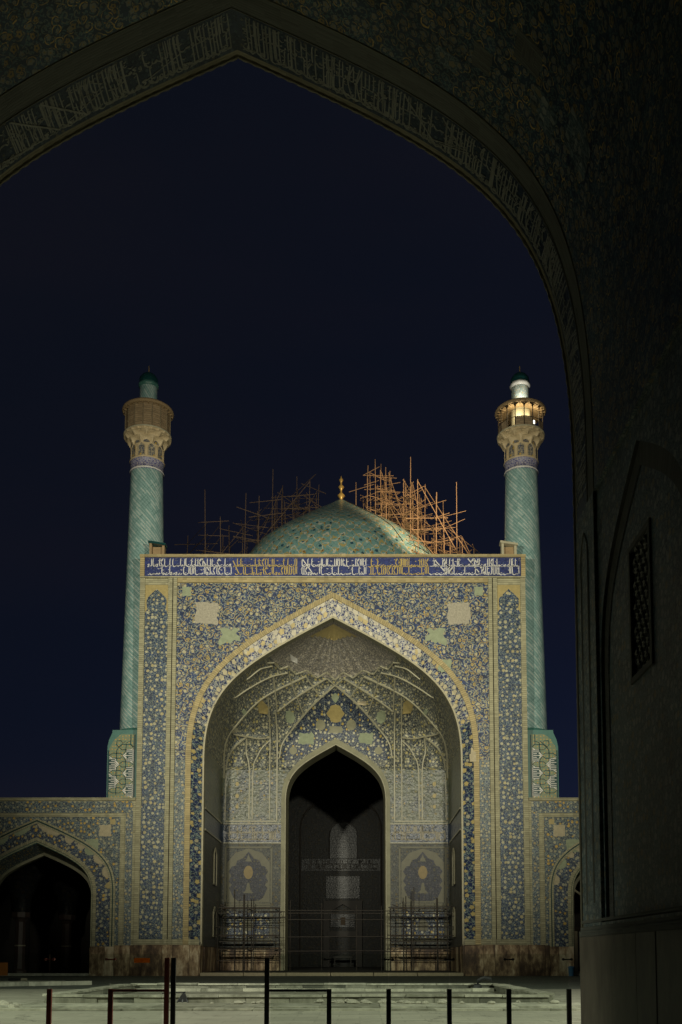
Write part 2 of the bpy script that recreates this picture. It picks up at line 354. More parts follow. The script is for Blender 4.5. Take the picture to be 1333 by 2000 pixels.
def sticker():
    m = MT('orange_film', .5); nt = m.nt; out = [n for n in nt.nodes if n.type == 'OUTPUT_MATERIAL'][0]
    m.b.inputs['Base Color'].default_value = (.55, .2, .03, 1)
    t = m.node('ShaderNodeBsdfTranslucent'); t.inputs[0].default_value = (1.0, .45, .08, 1)
    mx = m.node('ShaderNodeMixShader'); mx.inputs[0].default_value = .9
    nt.links.new(m.b.outputs[0], mx.inputs[1]); nt.links.new(t.outputs[0], mx.inputs[2]); nt.links.new(mx.outputs[0], out.inputs[0])
    return m.m
M['film'] = sticker()
def emit(name, c, st):
    m = MT(name); m.b.inputs['Emission Color'].default_value = c + (1,); m.b.inputs['Emission Strength'].default_value = st
    m.b.inputs['Base Color'].default_value = (.8, .8, .8, 1); return m.m
M['lamp'] = emit('lit_lamp_glass', (1, .92, .74), 2.2)

# ------------------------------------------------------------------ mesh helpers
ZMAP = None
ZT = [(0, 0), (20.5, 20.5), (43.3, 42.87), (44.5, 43.78), (46.0, 45.0), (46.62, 45.55), (47.2, 45.92), (47.62, 46.16), (47.74, 46.28), (49.02, 48.2), (49.26, 48.5), (49.75, 49.25), (51.15, 50.6), (51.4, 51.0), (52.42, 52.08), (54, 53.6)]
def minaret_z(z):            # measured heights of the mouldings
    for (a, b), (c, d) in zip(ZT, ZT[1:]):
        if a <= z <= c: return b + (d - b) * (z - a) / (c - a)
    return z
class MB:
    def __init__(s): s.v, s.f, s.uv = [], [], []
    def face(s, pts, uv=None):
        b = len(s.v); s.v += [tuple(p) for p in pts]; s.f.append(tuple(range(b, b + len(pts))))
        if uv is None:
            n = (Vector(pts[1]) - Vector(pts[0])).cross(Vector(pts[2]) - Vector(pts[0])); a = [abs(c) for c in n]
            k = a.index(max(a))
            uv = [((p[1], p[2]), (p[0], p[2]), (p[0], p[1]))[k] for p in pts]
        s.uv.append(uv)
    def box(s, lo, hi):
        x0, y0, z0 = lo; x1, y1, z1 = hi
        P = [(x0, y0, z0), (x1, y0, z0), (x1, y1, z0), (x0, y1, z0), (x0, y0, z1), (x1, y0, z1), (x1, y1, z1), (x0, y1, z1)]
        for q in ((0, 1, 5, 4), (1, 2, 6, 5), (2, 3, 7, 6), (3, 0, 4, 7), (4, 5, 6, 7), (3, 2, 1, 0)): s.face([P[i] for i in q])
    def grid(s, rows, uvs=None, closed=False):      # rows of equal length, shared verts
        b = len(s.v); n = len(rows[0])
        for r in rows: s.v += [tuple(p) for p in r]
        for i in range(len(rows) - 1):
            for j in range(n if closed else n - 1):
                j2 = (j + 1) % n
                s.f.append((b + i * n + j, b + i * n + j2, b + (i + 1) * n + j2, b + (i + 1) * n + j))
                if uvs:
                    jj = j + 1
                    s.uv.append([uvs[i][j], uvs[i][jj], uvs[i + 1][jj], uvs[i + 1][j]])
                else: s.uv.append([(0, 0)] * 4)
    def prism(s, pts, ya, yb):                       # polygon in (x,z), front at ya, back at yb
        n = len(pts)
        s.face([(x, ya, z) for x, z in pts]); s.face([(x, yb, z) for x, z in reversed(pts)])
        for i in range(n):
            (x0, z0), (x1, z1) = pts[i], pts[(i + 1) % n]
            s.face([(x0, ya, z0), (x0, yb, z0), (x1, yb, z1), (x1, ya, z1)])
    def lathe(s, prof, n=32, c=(0, 0), ur=None, a0=0, a1=2 * math.pi, mod=None):
        rows, uvs = [], []; vv = 0
        for i, (r, z) in enumerate(prof):
            if i: vv += math.hypot(r - prof[i - 1][0], z - prof[i - 1][1])
            row, uu = [], []
            for j in range(n + 1):
                a = a0 + (a1 - a0) * j / n; rr = r if mod is None else mod(a, i, r)
                row.append((c[0] + rr * math.cos(a), c[1] + rr * math.sin(a), z)); uu.append((a * (ur or max(.3, prof[0][0])), vv))
            rows.append(row); uvs.append(uu)
        s.grid(rows, uvs)
    def tube(s, pts, r, n=6, rf=None):
        rows = []; k = len(pts)
        for i, p in enumerate(pts):
            p = Vector(p); t = Vector(pts[min(i + 1, k - 1)]) - Vector(pts[max(i - 1, 0)]); t.normalize()
            a = t.cross(Vector((0, 0, 1)) if abs(t.z) < .9 else Vector((1, 0, 0))).normalized(); b = t.cross(a)
            rr = r if rf is None else rf(i)
            rows.append([p + (a * math.cos(2 * math.pi * j / n) + b * math.sin(2 * math.pi * j / n)) * rr for j in range(n)])
        s.grid(rows, None, True)
        s.face(rows[0][::-1]); s.face(rows[-1])
    def build(s, name, mat, parent=None, smooth=False):
        if ZMAP: s.v = [(x, y, ZMAP(z)) for x, y, z in s.v]
        me = bpy.data.meshes.new(name); me.from_pydata(s.v, [], s.f)
        ul = me.uv_layers.new(name='UVMap'); flat = [c for f in s.uv for p in f for c in p]; ul.data.foreach_set('uv', flat)
        me.materials.append(M[mat] if isinstance(mat, str) else mat)
        if smooth: me.polygons.foreach_set('use_smooth', [True] * len(me.polygons))
        me.update(); me.validate()
        o = link(name, me, parent)
        if name in ('calligraphy_lettering', 'kufic_lettering', 'knotted_chain', 'tile_grille'): o['kind'] = 'stuff'
        return o

def link(name, me, parent=None, mw=None):
    o = bpy.data.objects.new(name, me); COL.objects.link(o)
    if mw is not None: o.matrix_basis = mw
    if parent:
        o.parent = parent; q = parent; t = Matrix.Identity(4)
        chain = []
        while q: chain.append(q); q = q.parent
        Wm = Matrix.Identity(4)
        for q in reversed(chain): Wm = Wm @ q.matrix_parent_inverse @ q.matrix_basis
        o.matrix_parent_inverse = Wm.inverted()
    return o
def thing(name, loc, label, cat, group=None):
    o = bpy.data.objects.new(name, None); COL.objects.link(o); o.location = loc; o.empty_display_size = .5
    return tag(o, label, cat, group)
def tag(o, label=None, cat=None, group=None, kind=None):
    for k, v in (('label', label), ('category', cat), ('group', group), ('kind', kind)):
        if v: o[k] = v
    return o
_cache = {}
def unit(kind, mat):
    global ZMAP
    k = (kind, mat)
    if k not in _cache:
        zm, ZMAP = ZMAP, None
        b = MB()
        if kind == 'box': b.box((-.5, -.5, -.5), (.5, .5, .5))
        else:
            n = 7; c = [(math.cos(2 * math.pi * i / n), math.sin(2 * math.pi * i / n)) for i in range(n)]
            b.grid([[(x, y, 0) for x, y in c], [(x * .86, y * .86, 1) for x, y in c]], None, True)
            b.face([(x * .86, y * .86, 1) for x, y in c]); b.face([(x, y, 0) for x, y in c[::-1]])
        o = b.build('unit', mat); _cache[k] = o.data; bpy.data.objects.remove(o); ZMAP = zm
    return _cache[k]
def ubox(name, lo, hi, mat, parent=None, rot=None):
    lo, hi = Vector(lo), Vector(hi); d = hi - lo
    mw = Matrix.Translation((lo + hi) / 2)
    if rot: mw = mw @ rot
    return link(name, unit('box', mat), parent, mw @ Matrix.Diagonal((d.x, d.y, d.z, 1)))
def pole(name, p, q, r, mat, parent=None):
    p, q = Vector(p), Vector(q)
    if ZMAP: p.z, q.z = ZMAP(p.z), ZMAP(q.z)
    d = q - p
    rot = d.to_track_quat('Z', 'Y').to_matrix().to_4x4()
    return link(name, unit('cyl', mat), parent, Matrix.Translation(p) @ rot @ Matrix.Diagonal((r, r, d.length, 1)))

def cat(pts, n=5, closed=False):                    # Catmull-Rom
    if len(pts) < 3: return [Vector(p) for p in pts]
    P = [Vector(p) for p in pts]; out = []
    for i in range(len(P) - 1):
        a = P[i - 1] if i else P[0] * 2 - P[1]; b, c = P[i], P[i + 1]; d = P[i + 2] if i + 2 < len(P) else P[-1] * 2 - P[-2]
        for j in range(n):
            t = j / n
            out.append(.5 * ((2 * b) + (c - a) * t + (2 * a - 5 * b + 4 * c - d) * t * t + (3 * b - a - 3 * c + d) * t ** 3))
    out.append(P[-1]); return out

def bez(t, P2=(.75, .65), P1=(1, .5)):
    u = 1 - t
    if len(P2) > 2: P1 = (1, P2[2])
    return (u ** 3 + 3 * u * u * t * P1[0] + 3 * u * t * t * P2[0], 3 * u * u * t * P1[1] + 3 * u * t * t * P2[1] + t ** 3)
def arch(a, zs, za, zb=None, n=24, cx=0., P2=(.75, .65)):      # right foot -> apex -> left foot, list of (x,z)
    h = [(a * bez(i / n, P2)[0], zs + (za - zs) * bez(i / n, P2)[1]) for i in range(n + 1)]
    if zb is not None: h = [(a, zb)] + h
    return [(cx + x, z) for x, z in h] + [(cx - x, z) for x, z in reversed(h[:-1])]
def arch_half(a, zs, za, z, P2=(.75, .65)):        # half width at height z
    if z <= zs: return a
    if z >= za: return 0.
    lo, hi = 0., 1.; k = (z - zs) / (za - zs)
    for _ in range(30):
        m = (lo + hi) / 2
        if bez(m, P2)[1] < k: lo = m
        else: hi = m
    return a * bez(lo, P2)[0]
def run(pts):
    s = [0.]
    for i in range(1, len(pts)): s.append(s[-1] + math.dist(pts[i], pts[i - 1]))
    return s
def ring(mb, inn, out, yi, yo, back=None):          # band between two matching (x,z) polylines; yi/yo depth at inner/outer line
    s = run(out); w = math.dist(inn[len(inn) // 2], out[len(out) // 2])
    for i in range(len(inn) - 1):
        a, b, c, d = inn[i], inn[i + 1], out[i + 1], out[i]
        mb.face([(a[0], yi, a[1]), (b[0], yi, b[1]), (c[0], yo, c[1]), (d[0], yo, d[1])], [(0, s[i]), (0, s[i + 1]), (w, s[i + 1]), (w, s[i])])
        if back is not None:
            mb.face([(a[0], yi, a[1]), (a[0], back, a[1]), (b[0], back, b[1]), (b[0], yi, b[1])], [(0, s[i]), (.3, s[i]), (.3, s[i + 1]), (0, s[i + 1])])
            mb.face([(d[0], yo, d[1]), (c[0], yo, c[1]), (c[0], back, c[1]), (d[0], back, d[1])], [(0, s[i]), (0, s[i + 1]), (.3, s[i + 1]), (.3, s[i])])
def wall_with_arch(mb, x0, x1, z0, z1, ar, y, yb=None, sides=True):   # flat wall in plane y with the arch polyline cut out
    for i in range(len(ar) - 1):
        (ax, az), (bx, bz) = ar[i], ar[i + 1]
        if abs(ax - bx) < 1e-6: continue
        mb.face([(bx, y, bz), (ax, y, az), (ax, y, z1), (bx, y, z1)])
    xr, xl = ar[0][0], ar[-1][0]
    mb.face([(xr, y, z0), (x1, y, z0), (x1, y, z1), (xr, y, z1)]); mb.face([(x0, y, z0), (xl, y, z0), (xl, y, z1), (x0, y, z1)])
    if yb is not None:
        for i in range(len(ar) - 1):
            (ax, az), (bx, bz) = ar[i], ar[i + 1]
            mb.face([(ax, y, az), (bx, y, bz), (bx, yb, bz), (ax, yb, az)])
        mb.face([(x0, y, z1), (x1, y, z1), (x1, yb, z1), (x0, yb, z1)])
        mb.face([(x0, y, z0), (x0, y, z1), (x0, yb, z1), (x0, yb, z0)]); mb.face([(x1, y, z0), (x1, yb, z0), (x1, yb, z1), (x1, y, z1)])

# ------------------------------------------------------------------ lettering: pen strokes laid on any surface
def thuluth(Lg, H, rng, tiers=2, dens=1.0, diag=(), bars=()):
    """list of (points, nib) in a band Lg long and H high, written from right to left"""
    out = []
    def st(p, w=1.0, sm=True): out.append((cat(p, 4) if sm and len(p) > 2 else [Vector(q) for q in p], w))
    def dot(x, y, r=.03): out.append(([Vector((x - r * H, y)), Vector((x + r * H, y + r * H))], 1.5))
    tl = [(.13, .97)] if tiers == 1 else [(.10, .52), (.56, .97)]
    for k, (b0, t0) in enumerate(tl):
        b, t = b0 * H, t0 * H; h = t - b; x = Lg - .06 * H; u = h * (.27 if tiers == 2 else .17)
        while x > u * 1.5:
            g = rng.choices('alknwmshryd', (30, 18, 5, 10, 7, 6, 6, 5, 6, 4, 3))[0]
            j = rng.uniform(-.04, .04) * h
            if g == 'a':
                top = t if (k == 0 or rng.random() < .8) else t * .98
                if k == 0 and tiers == 2 and rng.random() < .3: top = .97 * H
                st([(x, b + j), (x - .06 * u, (b + top) / 2), (x + .05 * u, top)], 1.1); st([(x + .05 * u, top), (x + .3 * u, top - .16 * u)], .9)
                x -= u * rng.uniform(.55, .9)
            elif g == 'l':
                st([(x, t), (x - .05 * u, b + .3 * u), (x - .35 * u, b), (x - .9 * u, b + .02 * u)], 1.1); x -= u * rng.uniform(.8, 1.0)
            elif g == 'k':
                st([(x, b), (x - 1.5 * u, b)], 1); st([(x - .2 * u, b + .1 * u), (x - .9 * u, b + .5 * h), (x - .3 * u, t)], 1); st([(x - .9 * u, b + .5 * h), (x + .2 * u, t)], 1); x -= 1.6 * u
            elif g == 'n':
                w = u * rng.uniform(1.5, 2.2)
                st([(x, b + .55 * u), (x - .02 * u, b + .1 * u), (x - .35 * w, b - .28 * u), (x - .75 * w, b - .2 * u), (x - w, b + .4 * u)], 1.2); dot(x - .5 * w, b + .45 * u); x -= w + .2 * u
            elif g == 'w':
                cx, cy, r = x - .35 * u, b + .35 * u, .27 * u
                st([(cx + r * math.cos(a), cy + r * math.sin(a)) for a in [i * 1.05 for i in range(7)]], 1.0)
                st([(cx + r, cy), (cx + .6 * r, cy - 2 * r), (cx - 1.8 * r, cy - 2.6 * r)], 1.1); x -= 1.1 * u
            elif g == 'm':
                st([(x, b), (x - .25 * u, b + .5 * u), (x - .6 * u, b + .3 * u), (x - .3 * u, b - .02 * u), (x - 1.2 * u, b)], 1.1); x -= 1.25 * u
            elif g == 's':
                for q in range(3): st([(x - q * .33 * u, b + .36 * u), (x - (q * .33 + .1) * u, b), (x - (q * .33 + .33) * u, b + .2 * u)], 1)
                st([(x - u, b + .1 * u), (x - 1.5 * u, b - .3 * u), (x - 2.2 * u, b - .1 * u), (x - 2.4 * u, b + .4 * u)], 1.2); x -= 2.5 * u
            elif g == 'h':
                st([(x, b + .9 * u), (x - .9 * u, b + .75 * u), (x - .3 * u, b + .3 * u), (x - 1.0 * u, b - .2 * u), (x - .2 * u, b - .35 * u)], 1.2); x -= 1.2 * u
            elif g == 'r':
                st([(x, b + .4 * u), (x - .2 * u, b), (x - .8 * u, b - .3 * u)], 1.2); x -= .75 * u
            elif g == 'y':
                st([(x, b + .5 * u), (x - .5 * u, b + .35 * u), (x - .2 * u, b + .1 * u), (x - .7 * u, b - .25 * u), (x - 1.3 * u, b + .1 * u)], 1.2); dot(x - .6 * u, b - .45 * u); x -= 1.4 * u
            else:
                st([(x, b + .7 * u), (x - .1 * u, b + .1 * u), (x - .7 * u, b)], 1.2); dot(x - .4 * u, b + .8 * u); x -= .8 * u
            if rng.random() < .5 * dens: dot(x + .3 * u, b + h * rng.uniform(.5, .9))
            if rng.random() < .45 * dens:
                yy = b + h * rng.uniform(.55, .85); st([(x + u, yy + .1 * u), (x + .6 * u, yy - .1 * u), (x + .1 * u, yy + .15 * u)], .8)
    for x0, y0, x1, y1 in diag: out.append(([Vector((x0, y0 * H)), Vector((x1, y1 * H))], 1.2))
    for x0, x1, y in bars: out.append(([Vector((x0, y * H)), Vector((x1, y * H))], .8))
    return out
def lettering(mb, strokes, nib, fn, h=.02):
    """fn(s,t,h) -> 3D point; broad-nib ribbon with a raised face"""
    for pts, w in strokes:
        k = len(pts); row = []
        for i, p in enumerate(pts):
            t = pts[min(i + 1, k - 1)] - pts[max(i - 1, 0)]
            if t.length < 1e-9: t = Vector((1, 0))
            t.normalize(); nrm = Vector((-t.y, t.x))
            ww = nib * w * (.45 + .55 * abs(math.sin(math.atan2(t.y, t.x) - .6))) * .5 * (.55 if (i in (0, k - 1) and k > 3) else 1)
            a, b = p + nrm * ww, p - nrm * ww
            row.append((fn(a.x, a.y, 0), fn(a.x, a.y, h), fn(b.x, b.y, h), fn(b.x, b.y, 0)))
        mb.grid(row)

# ------------------------------------------------------------------ ground
g = MB(); g.face([(-600, -300, 0), (600, -300, 0), (600, 1200, 0), (-600, 1200, 0)])
tag(g.build('courtyard_ground', 'paving'), kind='structure')

# ------------------------------------------------------------------ the great portal (iwan) across the court
FY = 79.0
portal = thing('mosque_portal', (0, FY, 0), 'tall blue tiled mosque portal with pointed arch and inscription frieze between two minarets', 'building')
AO = dict(a=11.78, zs=17.5, za=31.08)      # outer line of the arch border
core = MB(); arO = arch(11.45, 17.5, 30.7, 0.)
wall_with_arch(core, -15.7, 15.7, 0, 34.2, arO, FY + .06, FY + 1.15)
core.build('portal_wall', 'cream', portal)
# floral field around the arch and down both jambs
f = MB(); arS = arch(AO['a'], AO['zs'], AO['za'], 2.9)
wall_with_arch(f, -12.66, 12.66, 2.9, 31.9, arS, FY + .03)
f.build('floral_spandrel', 'spandrel', portal)
for sx in (-1, 1):
    f = MB(); x0, x1 = sorted((sx * 11.82, sx * 12.66)); f.box((x0, FY + .005, 2.9), (x1, FY + .05, 17.3)); f.build('narrow_tile_panel', 'narrow', portal)
    # pier panel with ogee head
    f = MB(); x0, x1 = sorted((sx * 13.42, sx * 15.28)); cx = (x0 + x1) / 2; w = (x1 - x0) / 2
    f.box((x0, FY + .02, 29.3), (x1, FY + .05, 31.75)); f.build('ochre_cartouche', 'ochre', portal)
    head = [(w, 2.9), (w, 29.4), (w * .80, 29.75), (w * .88, 30.2), (w * .86, 30.6), (w * .45, 31.0), (0, 31.4)]
    f = MB(); f.prism([(cx + x, z) for x, z in head] + [(cx - x, z) for x, z in reversed(head[:-1])], FY - .01, FY + .05); f.build('pier_tile_panel', 'pier', portal)
    # mouldings: outer edge, double moulding between pier and spandrel
    for xa, xb, pr, mt in ((15.30, 15.71, .06, 'cream'), (13.06, 13.40, .10, 'cream'), (12.68, 12.98, .13, 'cream')):
        f = MB(); x0, x1 = sorted((sx * xa, sx * xb)); f.box((x0, FY - pr, 2.46), (x1, FY + .055, 32.3)); f.build('vertical_moulding', mt, portal)
    f = MB(); x0, x1 = sorted((sx * 12.985, sx * 13.055)); f.box((x0, FY + .03, 2.46), (x1, FY + .058, 32.3)); f.build('dark_groove', 'dark', portal)
    f = MB(); x0, x1 = sorted((sx * 10.5, sx * 15.68)); f.box((x0, FY - .03, 2.46), (x1, FY + .04, 2.88)); f.build('panel_foot_border', 'cream', portal)
# horizontal mouldings and the frieze
for z0, z1, pr, mt, hx in ((31.92, 32.30, .08, 'cream2', 12.66), (32.31, 32.42, .16, 'cream', 15.72), (34.05, 34.26, .18, 'cream2', 15.76)):
    f = MB(); f.box((-hx, FY - pr, z0), (hx, FY + .05, z1)); f.build('horizontal_moulding', mt, portal)
f = MB(); f.box((-15.36, FY + .0, 32.43), (15.36, FY + .05, 34.04)); fr = f.build('inscription_frieze', 'frieze', portal)
for sx in (-1, 1):
    f = MB(); x0, x1 = sorted((sx * 15.37, sx * 15.73)); f.box((x0, FY - .1, 32.43), (x1, FY + .05, 34.04)); f.build('frieze_end', 'cream2', portal)
rng = random.Random(11)
SEG = [(-15.3, -8.2, 'white'), (-8.15, -2.85, 'gold'), (-2.8, 2.8, 'white'), (2.85, 7.9, 'gold'), (7.95, 15.3, 'white')]
DG = {4: [(.3, .97, 1.35, .12), (1.0, .97, 1.9, .1), (3.1, .97, 4.0, .2), (3.6, .97, 4.5, .15)], 2: [(.3, .97, 1.2, .1)], 0: [(4.6, .97, 5.2, .3)], 1: [(.0, .85, .5, .1)]}
BR = {4: [(0, 7.3, .54)], 3: [(0, 5.0, .52)], 0: [(4.4, 7.0, .54)], 1: [(0, 1.5, .54)]}
for i, (x0, x1, mt) in enumerate(SEG):
    mb = MB(); H = 1.5
    lettering(mb, thuluth(x1 - x0, H, rng, 2, .35, DG.get(i, ()), BR.get(i, ())), .066, lambda s, t, h, x0=x0: (x0 + s, FY - .001 - h, 32.49 + t), .025)
    mb.build('calligraphy_lettering', mt, fr)
# arch border, splayed band, inner roll
n = 30
o1 = arch(11.80, 17.5, 31.1, 2.46, n); o2 = arch(11.36, 17.5, 30.66, 2.46, n); o3 = arch(10.55, 17.5, 29.42, 2.46, n); o4 = arch(10.45, 17.5, 29.28, 0.25, n)
f = MB(); ring(f, o2, o1, FY - .10, FY - .10, FY + .06); f.build('arch_border', 'cream2', portal)
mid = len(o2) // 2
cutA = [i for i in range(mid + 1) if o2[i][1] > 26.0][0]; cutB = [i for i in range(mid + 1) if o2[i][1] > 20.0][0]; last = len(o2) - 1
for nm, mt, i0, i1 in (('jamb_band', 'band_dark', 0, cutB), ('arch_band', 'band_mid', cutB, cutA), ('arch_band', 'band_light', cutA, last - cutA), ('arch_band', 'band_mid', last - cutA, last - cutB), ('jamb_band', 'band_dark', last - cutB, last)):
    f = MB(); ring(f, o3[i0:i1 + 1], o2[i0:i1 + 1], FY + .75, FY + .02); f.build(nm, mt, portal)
f = MB(); ring(f, o4, arch(10.56, 17.5, 29.43, .25, n), FY + .72, FY + .72, FY + .95); f.build('arch_roll', 'edge', portal, True)
f = MB(); f.tube([(x, FY + .74, z) for x, z in arch(10.47, 17.5, 29.3, 2.5, 60)], .07, 6); f.build('rope_moulding', 'edge', portal, True)
# soffit behind the roll
Y0, Y1 = 80.6, 90.5
f = MB(); so4 = arch(10.45, 17.5, 29.28, .25, n); s_ = run(so4)
for i in range(len(so4) - 1):
    (ax, az), (bx, bz) = so4[i], so4[i + 1]
    f.face([(ax, FY + .9, az), (bx, FY + .9, bz), (bx, Y0 + .02, bz), (ax, Y0 + .02, az)], [(0, s_[i]), (0, s_[i + 1]), (1.7, s_[i + 1]), (1.7, s_[i])])
f.build('arch_soffit', 'soffit', portal, True)
# plaster repairs in the spandrels
def patch_xz(name, pts, mat, y0, y1, par):
    f = MB(); f.prism(pts, y0, y1); return f.build(name, mat, par)
rp = random.Random(5)
def rough_quad(cx, cz, w, h, k=6, j=.12):
    P = []
    for (ax, az), (bx, bz) in (((-1, -1), (1, -1)), ((1, -1), (1, 1)), ((1, 1), (-1, 1)), ((-1, 1), (-1, -1))):
        for i in range(k):
            t = i / k; P.append((cx + w * (ax + (bx - ax) * t) + rp.uniform(-j, j) * w, cz + h * (az + (bz - az) * t) + rp.uniform(-j, j) * h))
    return P
for sx in (-1, 1):
    patch_xz('plaster_patch', rough_quad(sx * 10.25, 29.35, .92, .88), 'plaster_grey', FY + .012, FY + .035, portal)
    q = [(-.85, -.95), (-.2, -.55), (.0, -.75), (.35, -.35), (.85, -.5), (.8, .0), (.45, .25), (.75, .65), (.4, .85), (.1, .55), (-.3, .85), (-.85, .75), (-.6, .2), (-.8, -.2), (-.95, -.5)]
    patch_xz('plaster_patch', [(sx * (8.35 + x * 1.0 * -1), 27.45 + z * .85) for x, z in (q if sx > 0 else q[::-1])], 'patch_green', FY + .012, FY + .035, portal)
    patch_xz('plaster_patch', rough_quad(sx * 11.9, 31.2, .36, .36), 'patch_green', FY + .012, FY + .035, portal)
patch_xz('plaster_patch', rough_quad(9.1, 25.0, .55, .5, 6, .2), 'patch_green', FY + .012, FY + .035, portal)
f = MB(); f.prism([(11.05, 17.1), (11.55, 17.1), (11.55, 17.9), (11.35, 17.95), (11.3, 18.25), (11.15, 18.25), (11.12, 17.75), (11.02, 17.7)], FY - .13, FY + .4); f.build('plaster_patch', 'plaster', portal)
# dado slabs of the two piers
rp = random.Random(8)
def dado(xa, xb, y, z1, par, widths, z0=0., th=.14, mat='marble', depth=None):
    x = xa; i = 0
    while x < xb - .05:
        w = min(widths[i % len(widths)], xb - x); i += 1
        if xb - x - w < .25: w = xb - x
        dy = rp.uniform(0, .025)
        ubox('dado_slab', (x + .012, y - th - dy, z0), (x + w - .012, y + .1, z1 - rp.uniform(0, .05)), mat, par); x += w
for sx in (-1, 1):
    xa, xb = (-17.2, -10.5) if sx < 0 else (10.5, 17.2)
    dado(xa, xb, FY, 2.45, portal, [1.25, .95, 1.6, .8, 1.35, 1.1] if sx < 0 else [1.5, .9, 1.9, .75, 1.3], 0)
    # jamb return of the dado inside the arch
    for k in range(3): ubox('dado_slab', (sx * 10.5 - .12, FY + .1 + k * .62, 0), (sx * 10.5 + .06, FY + .68 + k * .62, 2.4), 'marble', portal)

# --- niche: rectangular below, half dome with a net of ribs above
A_, ZS, ZA = 10.45, 17.5, 29.28
CUR = [bez(i / 200) for i in range(201)]; ANG = [math.atan2(c[1], c[0]) for c in CUR]
def rho(x, z):
    x = abs(x)
    if z <= ZS: return x / A_
    X, Z = x / A_, (z - ZS) / (ZA - ZS); an = math.atan2(Z, X); lo, h2 = 0, 200
    while h2 - lo > 1:
        m = (lo + h2) // 2
        if ANG[m] < an: lo = m
        else: h2 = m
    k = min(1, max(0, (an - ANG[lo]) / (ANG[h2] - ANG[lo])))
    cx = CUR[lo][0] + (CUR[h2][0] - CUR[lo][0]) * k; cz = CUR[lo][1] + (CUR[h2][1] - CUR[lo][1]) * k
    return math.hypot(X, Z) / math.hypot(cx, cz)
def nexp(z):
    t = min(1, max(0, (z - 15.5) / 9.5)); t = t * t * (3 - 2 * t)
    return math.exp(math.log(70) * (1 - t) + math.log(2.1) * t)
def vy(x, z):
    r = min(1, rho(x, z)); nn = nexp(z)
    y = Y0 + (Y1 - Y0) * max(0, 1 - r ** nn) ** (1 / nn)
    if z > 26.0 and r < .995:            # fluted fan of small cells under the sunburst
        th = math.atan2(x, 29.6 - z); k = min(1, (z - 26.0) / .5) * min(1, (1 - r) / .03)
        q = (math.hypot(x, 29.6 - z) * 2.2) % 1
        y += k * (.16 * abs(math.sin(th * 15)) + .14 * q)
    return y
def vpt(x, z, h=0.):
    y = vy(x, z); e = .03
    if h == 0: return Vector((x, y, z))
    zz = min(z, ZA - .1); xm = max(0, arch_half(A_, ZS, ZA, zz) - .06); xx = max(-xm, min(xm, x))
    gx = (vy(xx + e, zz) - vy(xx - e, zz)) / (2 * e); gz = (vy(xx, zz + e) - vy(xx, zz - e)) / (2 * e)
    nn = Vector((gx, -1, gz)).normalized()
    return Vector((x, y, z)) + nn * h
RIBS = [([(0.0, 25.85), (2.99, 23.37), (4.79, 21.33), (5.2, 19.7)], .20), ([(.75, 26.26), (3.44, 24.61), (5.2, 23.52)], .18), ([(5.39, 23.5), (5.40, 22.0), (5.4, 16.5)], .22),
        ([(2.58, 26.13), (5.23, 24.76), (6.94, 23.73), (8.49, 22.49), (9.63, 21.26), (10.15, 19.86), (10.3, 17.8)], .20),
        ([(4.08, 26.09), (5.56, 25.48), (7.4, 24.32), (8.55, 23.46)], .16), ([(5.23, 26.11), (6.2, 25.6), (7.3, 24.75)], .14),
        ([(4.0, 26.01), (3.44, 24.61), (2.9, 23.5)], .16), ([(5.27, 25.61), (5.24, 24.76), (5.24, 23.52)], .16), ([(2.56, 26.14), (1.32, 24.73)], .16), ([(0.73, 26.26), (0.0, 25.79)], .18),
        ([(6.1, 21.6), (7.11, 21.47), (8.14, 21.56), (9.26, 21.55)], .16), ([(8.14, 21.56), (9.3, 20.6), (9.9, 19.6), (10.12, 18.53)], .16),
        ([(6.05, 21.37), (6.75, 20.71), (7.24, 19.84), (7.6, 18.6), (7.65, 14.0)], .18), ([(8.15, 21.45), (8.25, 20.26), (7.95, 18.65), (7.95, 14.0)], .2), ([(5.89, 24.3), (6.05, 21.5), (6.07, 14.0)], .16),
        ([(10.1, 18.3), (10.14, 14.0)], .14), ([(5.4, 13.85), (10.15, 13.85)], .2), ([(4.98, 13.6), (10.3, 13.6)], .16), ([(4.98, 11.85), (10.3, 11.85)], .16), ([(5.4, 16.5), (5.4, 13.9)], .22)]
SEGS = []
for pts, w in RIBS:
    q = cat(pts, 5) if len(pts) > 2 else [Vector(p) for p in pts]
    SEGS += [(q[i].x, q[i].y, q[i + 1].x, q[i + 1].y) for i in range(len(q) - 1)]
def relief(x, z):            # panels between the ribs are hollowed
    x = abs(x)
    if not 18.4 < z < 26.3: return 0.
    best = .7
    for x0, z0, x1, z1 in SEGS:
        if min(z0, z1) - z > best or z - max(z0, z1) > best or min(x0, x1) - x > best or x - max(x0, x1) > best: continue
        dx, dz_ = x1 - x0, z1 - z0; L2 = dx * dx + dz_ * dz_ or 1e-9
        t = min(1, max(0, ((x - x0) * dx + (z - z0) * dz_) / L2)); d = math.hypot(x - x0 - t * dx, z - z0 - t * dz_)
        if d < best: best = d
    k = best / .7; e = min(1, (z - 18.4) / .6) * min(1, (26.3 - z) / .3)
    return .42 * (1 - (1 - k) ** 2) * e * min(1, max(0, (1 - rho(x, z)) / .04))
CHA = dict(a=4.85, zs=15.6, za=21.35)
